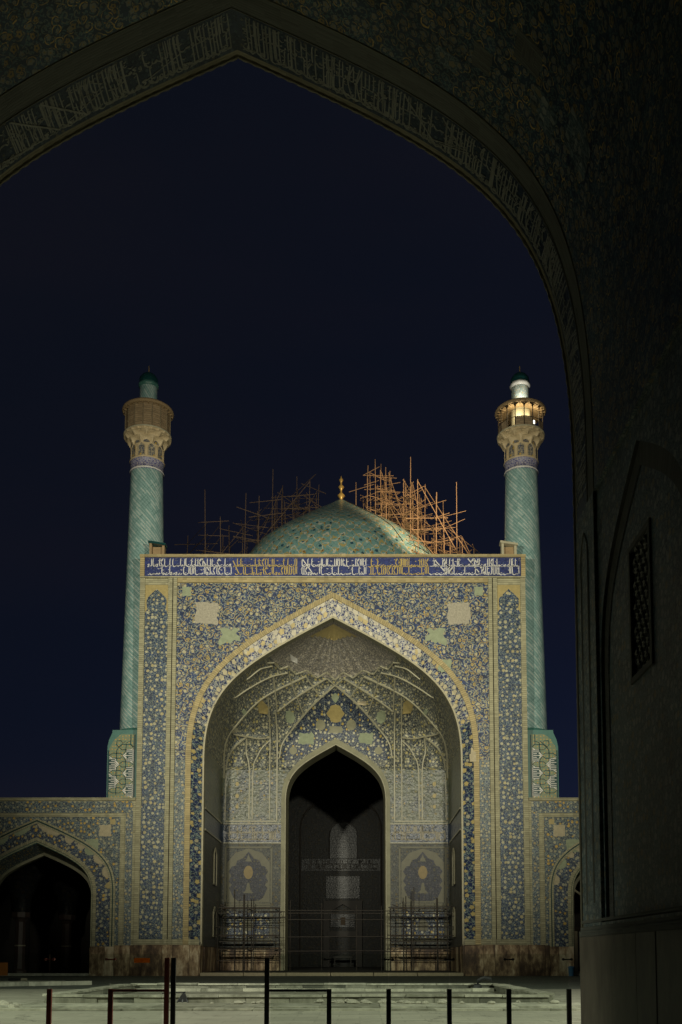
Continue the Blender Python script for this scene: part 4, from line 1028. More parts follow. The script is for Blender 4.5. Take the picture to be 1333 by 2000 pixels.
# ------------------------------------------------------------------ dome, finial and its pole scaffold
dm = thing('great_dome', (0, 114, 0), 'turquoise pointed dome with scrolling tile pattern rising behind the portal', 'dome')
DP = [(12.1, 30), (12.3, 38), (12.6, 41), (12.5, 43.5), (11.85, 46), (10.8, 47.7), (10.0, 48.7), (7.9, 50.4), (5.6, 51.95), (3.4, 53.4), (1.75, 54.45), (.8, 55.1), (.3, 55.4), (.05, 55.5)]
DPs = [tuple(p) for p in cat(DP, 4)]
f = MB(); f.lathe(DPs, 72, (0, 114), 11.5); f.build('dome_shell', 'dome', dm, True)
f = MB(); f.lathe([(11.8, 28), (11.8, 30.2)], 48, (0, 114)); f.build('drum', 'turq', dm, True)
fi = MB(); fi.lathe([(.02, 59.25), (.07, 59.1), (.12, 58.95), (.26, 58.72), (.12, 58.5), (.09, 58.3), (.14, 58.15), (.36, 57.85), (.14, 57.55), (.10, 57.3), (.16, 57.15), (.46, 56.8), (.18, 56.45), (.16, 56.2), (.35, 56.05)], 20, (0, 114)); fi.v = [(x, y, z - .85) for x, y, z in fi.v]; fi.build('finial', 'gilt', dm, True)
def drad(z):
    for (r0, z0), (r1, z1) in zip(DPs, DPs[1:]):
        if z0 <= z <= z1: return r0 + (r1 - r0) * (z - z0) / max(1e-6, z1 - z0)
    return 0
def dz(r):
    best = 41
    for (r0, z0), (r1, z1) in zip(DPs, DPs[1:]):
        if z0 >= 41 and r1 <= r <= r0: return z0 + (z1 - z0) * (r0 - r) / max(1e-6, r0 - r1)
    return 45.5
f = MB(); pts = []
for k in range(14):
    z = 54.9 - k * .66; r = drad(z) + .06; a = R(-62 + k * .6); pts.append((r * math.cos(a), 114 + r * math.sin(a), z))
f.tube(pts, .05, 5); f.build('hanging_rope', 'dark_timber', dm)
rs = random.Random(21)
def dome_scaffold(side, label):
    t = thing('dome_scaffold', ((9 if side > 0 else -9), 114, 46), label, 'scaffolding', 'timber pole scaffolds on the dome')
    nodes = {}; PW_ = 'pole_wood' if side > 0 else 'pole_shaded'
    radii = (2.4, 3.7, 5.0, 6.2, 7.4, 8.6, 9.8, 11.0, 12.3, 13.6, 15.0, 16.6) if side > 0 else (3.4, 5.0, 6.6, 8.2, 9.8, 11.4, 13.0, 14.6, 16.2, 17.6)
    angs = [-42, -24, -6, 12, 32, 54] if side > 0 else [216, 196, 176, 154, 130]
    env = (lambda r: 60.6 - .10 * max(0, r - 3) - .86 * max(0, r - 6.2)) if side > 0 else (lambda r: 58.2 - .25 * max(0, r - 4) - .55 * max(0, r - 7.5))
    for i, r in enumerate(radii):
        for j, an in enumerate(angs):
            if (side < 0 and rs.random() < .15) or (r < 5 and j % 2) or (r < 3 and j): continue
            a = R(an + rs.uniform(-6, 6)); rr = r + rs.uniform(-.4, .4); x, y = rr * math.cos(a), 114 + rr * math.sin(a)
            zb = dz(rr) if rr < 12.4 else 44.5
            top = env(abs(x)) - rs.uniform(0, 1) ** 1.5 * 4.5
            if j < 2 and side > 0: top -= 1.6
            if top < zb + 1.0: top = zb + rs.uniform(1.0, 1.8)
            nodes[i, j] = (x, y, zb, top)
            pole('standard_pole', (x, y, zb - .1), (x + rs.uniform(-.15, .15), y, top), rs.uniform(.035, .062), PW_, t)
    def ledger(n0, n1, k):
        x0, y0, b0, t0 = n0; x1, y1, b1, t1 = n1
        z = max(b0, b1) + .5 + k
        if z > min(t0, t1) + .4: return
        d = Vector((x1 - x0, y1 - y0, 0)).normalized() * rs.uniform(.4, 1.5); dzz = rs.uniform(-.22, .22)
        pole('ledger_pole', (x0 - d.x, y0 - d.y, z - dzz), (x1 + d.x, y1 + d.y, z + dzz), rs.uniform(.03, .05), PW_, t)
    for (i, j), n0 in nodes.items():
        for (di, dj) in ((1, 0), (0, 1)):
            n1 = nodes.get((i + di, j + dj))
            if n1:
                for k in ((0, 1.4, 2.8, 4.2) if side > 0 else (0, 1.6, 3.2)):
                    if rs.random() < (.78 if side > 0 else .72): ledger(n0, n1, k + rs.uniform(-.15, .15))
    for _ in range(44 if side > 0 else 22):
        n0, n1 = rs.sample(list(nodes.values()), 2)
        if math.dist(n0[:2], n1[:2]) < 8: pole('brace_pole', (n0[0], n0[1], n0[2] + .3), (n1[0], n1[1], n1[3] - .2), .05, PW_, t)
    for _ in range(4):
        n0 = rs.choice(list(nodes.values())); zz = n0[2] + .9
        ubox('plank', (n0[0] - .12, n0[1] - .3, zz - .02), (n0[0] + .12, n0[1] + 1.9, zz + .03), 'timber', t, Matrix.Rotation(rs.uniform(-.6, .6), 4, 'Y') @ Matrix.Rotation(rs.uniform(0, 3), 4, 'Z'))
dome_scaffold(1, 'dense warm lit scaffold of timber poles on the right side of the dome')
dome_scaffold(-1, 'sparse dim scaffold of timber poles on the left side of the dome')

# ------------------------------------------------------------------ arcade wings
def wing(sx):
    side = 'left' if sx < 0 else 'right'
    t = thing('arcade_wing', (sx * 23.6, FY, 0), 'low blue tiled arcade wing with one pointed arch, %s of the great portal' % side, 'building', 'arcade wings beside the great portal')
    cx = sx * 23.6; y = FY + .06
    def bx(f, xa, ya, za, xb, yb, zb): x0, x1 = sorted((sx * xa, sx * xb)); f.box((x0, ya, za), (x1, yb, zb))
    f = MB(); x0, x1 = sorted((sx * 15.73, sx * 48)); wall_with_arch(f, x0, x1, 0, 14.0, arch(4.45, 6.4, 10.6, 0, 20, cx), y, y + 1.6); f.build('wing_wall', 'cream', t)
    f = MB(); bx(f, 15.75, y - .14, 14.0, 48, y + 1.7, 14.2); f.build('coping', 'cream', t)
    f = MB(); bx(f, 15.95, y - .03, 12.98, 48, y + .01, 13.92); f.build('top_tile_band', 'wing', t)
    f = MB(); bx(f, 15.95, y - .034, 2.4, 16.52, y + .01, 12.95); f.build('side_tile_band', 'narrow', t)
    f = MB(); bx(f, 16.58, y - .09, 2.4, 16.92, y + .01, 12.66); f.build('frame_moulding', 'cream', t)
    f = MB(); bx(f, 16.58, y - .092, 12.66, 48, y + .01, 12.93); f.build('frame_moulding', 'cream', t)
    f = MB(); x0, x1 = sorted((sx * 16.95, sx * 30.25)); wall_with_arch(f, x0, x1, 2.4, 12.64, arch(6.0, 6.6, 12.15, 2.4, 20, cx), y - .02); f.build('wing_spandrel', 'wing', t)
    N = 26
    a0 = arch(6.36, 6.6, 12.55, 2.3, N, cx); a1 = arch(6.22, 6.6, 12.4, 2.3, N, cx); a2 = arch(6.12, 6.6, 12.28, 2.3, N, cx); a3 = arch(5.98, 6.6, 12.14, 2.3, N, cx)
    f = MB(); ring(f, a1, a0, y - .12, y - .10, y); f.build('arch_roll', 'cream', t); f = MB(); ring(f, a3, a2, y - .10, y - .10, y); f.build('arch_roll', 'cream', t)
    f = MB(); ring(f, a2, a1, y - .04, y - .04); f.build('arch_groove', 'teal', t)
    b0 = arch(5.97, 6.6, 12.13, 2.3, N, cx); b1 = arch(4.85, 6.4, 11.0, 2.3, N, cx)
    f = MB(); ring(f, b1, b0, y - .025, y - .025); f.build('arch_field', 'wing_field', t)
    d0 = arch(4.86, 6.4, 11.01, 1.9, N, cx); d1 = arch(4.6, 6.4, 10.75, 1.9, N, cx); d2 = arch(4.42, 6.4, 10.55, 1.9, N, cx)
    f = MB(); ring(f, d1, d0, y - .10, y - .10, y); f.build('inner_roll', 'cream', t); f = MB(); ring(f, d2, d1, y + .06, y - .02); f.build('inner_groove', 'turq', t)
    # lost tiles along the outer edge of the field: bare plaster with lobed edges
    rw = random.Random(31); k = 2; L_ = len(b0)
    while k < L_ - 3:
        w = rw.choice((2, 3, 4)); w = min(w, L_ - 2 - k); cnt = w * 6
        o, i_ = [], []
        for q in range(cnt + 1):
            tt = k + w * q / cnt; a = int(tt); fr_ = tt - a; a2_ = min(a + 1, L_ - 1)
            po = (b0[a][0] + (b0[a2_][0] - b0[a][0]) * fr_, b0[a][1] + (b0[a2_][1] - b0[a][1]) * fr_); pi = (b1[a][0] + (b1[a2_][0] - b1[a][0]) * fr_, b1[a][1] + (b1[a2_][1] - b1[a][1]) * fr_)
            dpt = math.sin(math.pi * q / cnt) ** .5 * (.30 + .12 * abs(math.sin(q * 1.1)) + rw.uniform(-.03, .03))
            o.append(po); i_.append((po[0] + (pi[0] - po[0]) * dpt, po[1] + (pi[1] - po[1]) * dpt))
        f = MB(); ring(f, i_, o, y - .045, y - .045, y - .02); f.build('plaster_patch', rw.choice(('plaster', 'plaster', 'patch_green', 'ochre') if k < 5 else ('plaster', 'plaster', 'patch_green')), t)
        k += w + rw.choice((0, 1, 1, 2))
    patch_xz('plaster_patch', rough_quad(sx * 18.15, 11.55, .46, .46, 6, .06), 'plaster', y - .035, y - .015, t)
    patch_xz('plaster_patch', rough_quad(sx * 19.2, 10.35, .5, .5, 6, .1), 'patch_green', y - .035, y - .015, t)
    patch_xz('plaster_patch', rough_quad(sx * 17.55, 12.25, .22, .2, 6, .1), 'ochre', y - .035, y - .015, t)
    # soffit and inner arch
    f = MB(); e0 = arch(4.42, 6.4, 10.55, .1, 20, cx); e1 = arch(4.15, 6.2, 10.0, .1, 20, cx)
    for i in range(len(e0) - 1): f.face([(e0[i][0], y + .02, e0[i][1]), (e0[i + 1][0], y + .02, e0[i + 1][1]), (e1[i + 1][0], y + 1.9, e1[i + 1][1]), (e1[i][0], y + 1.9, e1[i][1])], [(0, i * .6), (0, i * .6 + .6), (1.6, i * .6 + .6), (1.6, i * .6)])
    f.build('arch_soffit', 'wing', t, True)
    f = MB(); x0, x1 = sorted((cx - 7.5, cx + 7.5)); wall_with_arch(f, x0, x1, 0, 12, arch(3.95, 6.1, 9.75, 0, 20, cx), y + 1.92, y + 2.5); f.build('inner_arch', 'soffit', t)
    # dado
    xs = (15.75, 19.1) if sx > 0 else (-19.1, -15.75)
    for xa, xb in ((17.22, 17.95), (17.95, 18.5), (18.5, 19.12), (28.1, 29.0), (29.0, 30.1)):
        x0, x1 = sorted((sx * xa, sx * xb)); ubox('dado_slab', (x0 + .01, y - .22 + rp.uniform(0, .03), 0), (x1 - .01, y + .1, 2.28 + rp.uniform(0, .04)), 'marble', t)
    ubox('dado_slab', (sx * 19.16 - .03, y - .05, 0), (sx * 19.16 + .03, y + 1.9, 2.2), 'marble', t)
    # interior
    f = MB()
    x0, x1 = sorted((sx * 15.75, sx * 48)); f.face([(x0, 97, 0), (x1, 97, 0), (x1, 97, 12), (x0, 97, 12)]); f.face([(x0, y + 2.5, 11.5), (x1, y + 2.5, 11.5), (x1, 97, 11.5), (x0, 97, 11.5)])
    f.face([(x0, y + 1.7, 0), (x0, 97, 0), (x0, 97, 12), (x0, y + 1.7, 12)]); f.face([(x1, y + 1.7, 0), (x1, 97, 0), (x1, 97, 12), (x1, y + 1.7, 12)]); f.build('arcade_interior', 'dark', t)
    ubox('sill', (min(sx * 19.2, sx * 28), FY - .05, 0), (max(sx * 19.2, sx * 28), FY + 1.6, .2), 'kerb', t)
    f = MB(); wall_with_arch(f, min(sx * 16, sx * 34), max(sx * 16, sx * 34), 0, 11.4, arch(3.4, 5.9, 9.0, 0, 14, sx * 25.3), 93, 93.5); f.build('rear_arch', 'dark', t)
    return t
wing(-1); wing(1)
def arcade_column(x, y, lab, sc_=1.0):
    t = thing('arcade_column', (x, y, 0), lab, 'column', 'stone columns inside the left arcade')
    f = MB(); f.lathe([(.62, 0), (.62, .3), (.48, .45), (.46, .5)], 8, (x, y)); f.build('base', 'column', t)
    f = MB(); f.lathe([(.46, .5), (.42, 4.5)], 8, (x, y)); f.build('shaft', 'column', t)
    f = MB(); f.lathe([(.47, 2.4), (.49, 2.45), (.47, 2.5)], 8, (x, y)); f.build('collar', 'edge', t)
    f = MB(); f.lathe([(.44, 4.48), (.6, 4.75), (.78, 4.85), (.8, 5.3)], 8, (x, y)); f.build('capital', 'column', t)
    f = MB(); f.lathe([(.8, 5.3), (.78, 5.6), (.9, 6.6), (1.4, 7.9), (2.3, 9.1), (3.2, 9.9), (3.9, 10.6), (4.1, 11.4)], 16, (x, y)); f.build('vault_springing', 'chamber', t, True)
arcade_column(-26.9, 85.5, 'nearer stone column with wide capital inside the left arcade arch')
arcade_column(-24.55, 91.0, 'farther dim stone column in the middle of the left arcade arch')
dl = thing('arcade_door_frame', (20.0, 82.4, 0), 'pale tall door frame standing inside the right arcade arch', 'door frame')
ubox('jamb', (19.75, 82.2, .0), (20.15, 82.4, 3.6), 'plaster', dl); ubox('jamb', (21.9, 82.2, 0), (22.3, 82.4, 3.6), 'plaster', dl); ubox('lintel', (19.6, 82.15, 3.65), (22.5, 82.45, 3.95), 'dark_timber', dl); ubox('threshold', (19.6, 81.2, 0), (22.5, 82.1, .3), 'plaster', dl)
f = MB(); f.tube([(19.55, 81.3, 7.1), (21.5, 81.3, 5.7)], .09, 5); f.build('stay_bar', 'edge', dl)

# ------------------------------------------------------------------ tube scaffolds inside the niche
def niche_scaffold(sx, xs, lab):
    t = thing('tube_scaffold', (sx * 7.8, 87, .24), lab, 'scaffolding', 'rusty tube scaffolds inside the portal niche')
    for x, y, z1 in xs: pole('standard', (x, y, .24), (x + rs.uniform(-.05, .05), y, z1), .05, 'pipe', t)
    xa, xb = (-10.2, -4.6) if sx < 0 else (4.7, 10.2)
    for z, y in ((5.75, 86.2), (5.55, 88.6), (5.25, 86.2), (4.95, 88.6), (4.05, 86.2), (3.35, 86.2), (3.1, 88.6), (2.8, 86.25), (2.15, 86.2), (1.95, 88.6), (1.15, 86.2)):
        pole('ledger', (xa - rs.uniform(-.4, .3), y - .1, z), (xb + rs.uniform(-.3, .4), y - .1, z + rs.uniform(-.08, .08)), .045, 'pipe', t)
    for z in (5.6, 3.2, 2.05):
        for x in (xa + .5, (xa + xb) / 2, xb - .5): pole('transom', (x, 85.8, z), (x, 89.2, z), .045, 'pipe', t)
    pole('brace', (xa + .3, 86.1, 6.0), (xb - 2.4, 86.1, 4.9), .04, 'pipe', t)
    for z, y in ((5.62, 87.2), (3.22, 87.4), (2.08, 87.3)): ubox('plank', (xa + .2, y - .25, z + .05), (xb - .2, y + .25, z + .1), 'dark_timber', t)
niche_scaffold(-1, [(-10.1, 86.2, 6.3), (-8.6, 86.2, 7.3), (-8.15, 88.6, 7.0), (-7.75, 86.2, 6.9), (-7.4, 88.6, 6.6), (-7.0, 86.2, 6.5), (-4.9, 88.6, 5.9), (-10.0, 88.6, 6.2)], 'rusty tube scaffold against the left back wall of the portal niche')
niche_scaffold(1, [(6.0, 86.2, 6.6), (6.35, 88.6, 6.9), (6.7, 86.2, 7.2), (7.0, 88.6, 7.7), (8.9, 86.2, 6.6), (9.15, 88.6, 6.7), (9.8, 86.2, 6.6), (4.95, 88.6, 5.8)], 'rusty tube scaffold against the right back wall of the portal niche')
ps = thing('crossing_scaffold', (0, 91.6, .23), 'thin dark tube scaffold crossing the inner archway of the niche', 'scaffolding')
for x in (-4.2, -1.3, 1.9, 4.2): pole('standard', (x, 91.9, .23), (x, 91.9, 6.4 + rs.uniform(-.5, .5)), .045, 'pipe', ps)
for z in (5.75, 5.5, 4.9, 3.3, 2.0): pole('ledger', (-4.4, 91.8, z), (4.4, 91.8, z + rs.uniform(-.05, .05)), .045, 'pipe', ps)

# ------------------------------------------------------------------ pool and court details
pl = thing('courtyard_pool', (.15, 39, 0), 'empty rectangular pool with raised pale stone kerb in the courtyard', 'pool')
PX0, PX1, PY0, PY1 = -8.05, 8.4, 33.0, 45.0
rk = random.Random(9)
def kerb_run(p, q, w, h, par, nm='kerb_stone', mat='kerb'):
    p, q = Vector(p), Vector(q); Ln = (q - p).length; d = (q - p) / Ln; n_ = Vector((-d.y, d.x, 0)); s = 0
    an = math.atan2(d.y, d.x)
    while s < Ln - .05:
        l = min(rk.uniform(1.2, 2.2), Ln - s)
        if Ln - s - l < .6: l = Ln - s
        c = p + d * (s + l / 2) + Vector((0, 0, h / 2 + 0 + rk.uniform(-.012, .012))) + n_ * rk.uniform(-.02, .02)
        link(nm, unit('box', mat), par, Matrix.Translation(c) @ Matrix.Rotation(an + rk.uniform(-.006, .006), 4, 'Z') @ Matrix.Diagonal((l - .018, w, h, 1))); s += l
for p, q, h in (((PX0, PY0, 0), (PX1, PY0, 0), .24), ((PX0, PY1, 0), (PX1, PY1, 0), .28), ((PX0, PY0 + .26, 0), (PX0, PY1 - .3, 0), .26), ((PX1, PY0 + .26, 0), (PX1, PY1 - .3, 0), .26)):
    kerb_run(p, q, .46, h, pl, 'kerb_wall', 'kerb_face')
    kerb_run((p[0], p[1], h + .012), (q[0], q[1], h + .012), .56, .075, pl, 'coping_stone')
f = MB(); f.face([(PX0, PY0, .03), (PX1, PY0, .03), (PX1, PY1, .03), (PX0, PY1, .03)]); f.build('pool_floor', 'kerb_face', pl)
kerb_run((PX0 + .3, PY1 - .75, 0), (PX1 - .3, PY1 - .75, 0), .7, .16, pl, 'inner_step')
ld = thing('pool_ledge', (0, 31, 0), 'cracked pale paving ledge along the near side of the pool', 'ledge')
kerb_run((-10.2, 30.9, 0), (9.2, 30.9, 0), 2.3, .09, ld, 'ledge_slab'); kerb_run((-10.2, 29.35, 0), (9.6, 29.35, 0), .55, .06, ld, 'ledge_slab')
def stone_mesh(seed):
    r = random.Random(seed); b = MB(); rows = []
    for i in range(5):
        ph = math.pi * i / 4; rows.append([(math.sin(ph) * math.cos(a) * r.uniform(.75, 1.15), math.sin(ph) * math.sin(a) * r.uniform(.75, 1.15), math.cos(ph) * r.uniform(.75, 1.1) if 0 < i < 4 else math.cos(ph)) for a in [2 * math.pi * j / 7 for j in range(7)]])
    b.grid(rows, None, True); o = b.build('s', 'rock'); me = o.data; bpy.data.objects.remove(o); return me
STN = [stone_mesh(i) for i in range(5)]
rub = thing('stone_rubble', (4, 32, 0), 'broken pale stones lying along the near kerb of the pool', 'rubble')
for k in range(46):
    x = rk.uniform(-2.5, 8.6) if k % 3 else rk.uniform(1.2, 3.5); s = rk.uniform(.05, .13)
    link('broken_stone', rk.choice(STN), rub, Matrix.Translation((x, rk.uniform(31.3, 32.3), .09 + s * .35)) @ Matrix.Rotation(rk.uniform(0, 6), 4, 'Z') @ Matrix.Diagonal((s * rk.uniform(1, 2.2), s * 1.1, s * .7, 1)))
rub = thing('brown_rubble', (-8.9, 31, 0), 'heap of brown broken stones at the left of the pool', 'rubble')
for k in range(26):
    s = rk.uniform(.06, .2); link('broken_stone', rk.choice(STN), rub, Matrix.Translation((-9.3 + rk.gauss(0, .6), 30.6 + rk.gauss(0, .9), s * .3)) @ Matrix.Rotation(rk.uniform(0, 6), 4, 'Z') @ Matrix.Diagonal((s * rk.uniform(1, 2), s * 1.2, s * .7, 1)))
sd = thing('folding_stand', (-3.55, 32.3, .09), 'small black folding stand leaning at the near pool kerb', 'stand')
for dx in (-.16, .02, .2): pole('leg', (-3.55 + dx, 32.4, .09), (-3.5, 32.55, .42), .025, 'post_black', sd)
pole('bar', (-4.2, 32.45, .38), (-3.45, 32.5, .42), .02, 'post_black', sd)
f = MB(); f.prism([(-3.68, .1), (-3.36, .1), (-3.45, .36), (-3.55, .36)], 32.42, 32.5); f.build('cloth', 'post_black', sd)
fp = thing('pool_spout', (7.6, 44.2, .16), 'dark metal spout at the far right corner of the pool', 'spout')
f = MB(); f.tube([(7.4, 44.3, .2), (7.45, 44.3, .5), (7.7, 44.2, .62), (8.0, 44.1, .55)], .09, 7); f.build('pipe', 'post_black', fp); f = MB(); f.lathe([(.22, .17), (.2, .3), (.1, .35)], 10, (7.4, 44.3)); f.build('base', 'post_black', fp)
lk = thing('planter_kerb', (-15, 54, 0), 'low grey stone kerb on the paving left of the pool', 'kerb')
kerb_run((-20, 49.5, 0), (-12.6, 55.0, 0), .5, .22, lk); kerb_run((-12.9, 55.4, 0), (-20, 55.6, 0), .4, .2, lk)
pp = thing('fallen_pipe', (-19.3, 63, 0), 'dark pipe with pale end lying on the paving before the left arcade', 'pipe')
pole('pipe', (-19.9, 63, .1), (-19.1, 63, .1), .09, 'post_black', pp); pole('pale_end', (-19.1, 63, .1), (-18.75, 63, .1), .1, 'plaster', pp)
bn = thing('orange_bench', (-26.9, 78, 0), 'orange panelled bench end at the left edge before the arcade', 'bench')
ubox('panel', (-27.0, 77.8, .05), (-25.2, 77.9, 1.05), 'orange', bn); ubox('seat', (-28.2, 77.2, .42), (-27.02, 77.9, .5), 'orange', bn); ubox('leg', (-28.1, 77.3, 0), (-28.0, 77.4, .42), 'post_black', bn); ubox('leg', (-27.1, 77.3, 0), (-27.03, 77.4, .42), 'post_black', bn)
bi = thing('waste_bin', (18.75, 78.3, 0), 'small blue waste bin beside the right arcade pier', 'bin')
f = MB(); f.lathe([(.19, 0), (.24, .62), (.26, .64), (.26, .68)], 16, (18.75, 78.3)); f.build('bin_body', 'blue_bin', bi, True); f = MB(); f.lathe([(.27, .68), (.25, .74), (.05, .78)], 16, (18.75, 78.3)); f.build('lid', 'blue_bin', bi, True)

# ------------------------------------------------------------------ barrier of posts and glass under the near arch
BY = 18.35
bar = {-1: thing('glass_barrier', (-3, BY, 0), 'clear glass barrier on dark red posts left of the gateway', 'barrier', 'glass barriers under the near arch'),
       1: thing('glass_barrier', (3, BY, 0), 'clear glass barrier on black posts right of the gateway', 'barrier', 'glass barriers under the near arch')}
def post(x, h, mat, w=.085):
    t = bar[-1 if x < 0 else 1]
    o = ubox('post', (x - w / 2, BY - .03, .012), (x + w / 2, BY + .03, h), mat, t); ubox('base_plate', (x - .1 if x != -1.215 else x - .05, BY - .1, 0), (x + .1 if x != -1.335 else x + .05, BY + .1, .012), mat, t)
for x, h, mt in ((-4.59, .99, 'post_red'), (-3.48, .99, 'post_red'), (-2.36, .99, 'post_red'), (-1.335, 1.56, 'post_red'), (-1.215, 1.56, 'post_black'), (.5, 1.56, 'post_black'), (1.64, .99, 'post_black'), (2.73, .99, 'post_black'), (3.84, .99, 'post_black'), (4.93, .99, 'post_black'), (6.03, .99, 'post_black')): post(x, h, mt)
for x0, x1, mt, k in ((-2.315, -1.38, 'post_red', -1), (.545, 1.595, 'post_black', 1)): ubox('top_bar', (x0, BY - .025, .94), (x1, BY + .025, .985), mt, bar[k])
GX = [-5.7, -4.59, -3.48, -2.36, -1.40]; GR = [.57, 1.64, 2.73, 3.84, 4.93, 6.03]
for xs, k in ((GX, -1), (GR, 1)):
    for i in range(len(xs) - 1): ubox('glass_pane', (xs[i] + .008, BY - .052, .05), (xs[i + 1] - .008, BY - .040, 1.63), 'glass', bar[k])
for x, mt in ((-4.59, 'post_red'), (-3.48, 'post_red'), (-2.36, 'post_red'), (1.64, 'metal'), (2.73, 'metal'), (3.84, 'post_black'), (4.93, 'post_black'), (6.0, 'post_black')):
    k = bar[-1 if x < 0 else 1]
    o = ubox('clamp_arm', (x - .085, BY - .075, 1.515), (x + .085, BY - .018, 1.54), mt, k)
    for dx in (-.075, .075): pole('clamp_disc', (x + dx, BY - .078, 1.53), (x + dx, BY - .014, 1.53), .026, mt, k)
stk = ubox('orange_sticker', (-1.93, BY - .0545, 1.47), (-1.64, BY - .053, 1.555), 'film'); tag(stk, 'orange rectangular sticker on the glass left of the gateway', 'sticker')

# ------------------------------------------------------------------ the near iwan from which the court is seen
NX, NA, NZS, NZA, NP = -.17, 6.40, 10.4, 19.06, (.80, .72, .62)
near = thing('near_iwan', (NX, 9, 0), 'dark tiled vaulted archway with inscription band framing the whole view', 'building')
WZ = 9.6
nprof = arch(NA, NZS, NZA, WZ, 40, NX, NP); nrun = run(nprof)
def nsheet(name, ya, yb, mat, k=1, off=0.):
    mb = MB(); rows, uvs = [], []
    for j in range(k + 1):
        y = ya + (yb - ya) * j / k
        rows.append([(x, y, z - off) for x, z in nprof]); uvs.append([(s, y) for s in nrun])
    mb.grid(rows, uvs); return mb.build(name, mat, near, True)
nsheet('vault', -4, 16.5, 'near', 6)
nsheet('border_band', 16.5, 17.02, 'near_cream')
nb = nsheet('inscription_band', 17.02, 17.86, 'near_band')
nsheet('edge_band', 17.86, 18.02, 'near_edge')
def nmap(s, t, h):       # s along the band from the left foot, t from the arch edge inwards
    s2 = nrun[-1] - s; i = 0; lo, hi_ = 0, len(nrun) - 1
    while hi_ - lo > 1:
        m = (lo + hi_) // 2
        if nrun[m] <= s2: lo = m
        else: hi_ = m
    k = (s2 - nrun[lo]) / max(1e-6, nrun[hi_] - nrun[lo]); a, b = nprof[lo], nprof[hi_]
    d = Vector((b[0] - a[0], b[1] - a[1])).normalized(); nn = Vector((-d.y, d.x))       # inward normal
    return (a[0] + (b[0] - a[0]) * k + nn.x * h, 17.84 - t, a[1] + (b[1] - a[1]) * k + nn.y * h)
rng = random.Random(17); half = nrun[-1] / 2
for s0, s1 in ((.2, half - .06), (half + .06, nrun[-1] - .2)):
    mb = MB()
    dg = [(x, rng.choice((.95, .2)), x + rng.uniform(.4, .9), rng.choice((.1, .5))) for x in [rng.uniform(.5, s1 - s0 - 1.5) for _ in range(7)]]
    lettering(mb, thuluth(s1 - s0, .80, rng, 1, 1.0, dg) + thuluth(s1 - s0 - .07, .80, rng, 1, .6) + thuluth(s1 - s0, .80, rng, 2, .7), .025, lambda s, t, h, s0=s0: nmap(s0 + s, t, h), .008)
    mb.build('calligraphy_lettering', 'near_letter', nb)
for yy, r_, tw in ((18.0, .032, 1), (17.45, 0, 0), (16.52, .016, 0), (17.0, .016, 0)):
    if r_ == 0: continue
    pts = []; Lr = nrun[-1]; cnt = 420 if tw else 90
    for k in range(cnt + 1): p = nmap(Lr * k / cnt, 0, .0); pts.append((p[0], yy, p[2]))
    f = MB(); f.tube(pts, r_, 6, (lambda i, r_=r_: r_ * (1.0 + .35 * ((i % 4) < 2))) if tw else None); f.build('rope_moulding' if tw else 'roll_moulding', 'near_edge' if tw else 'near_cream', near, not tw)
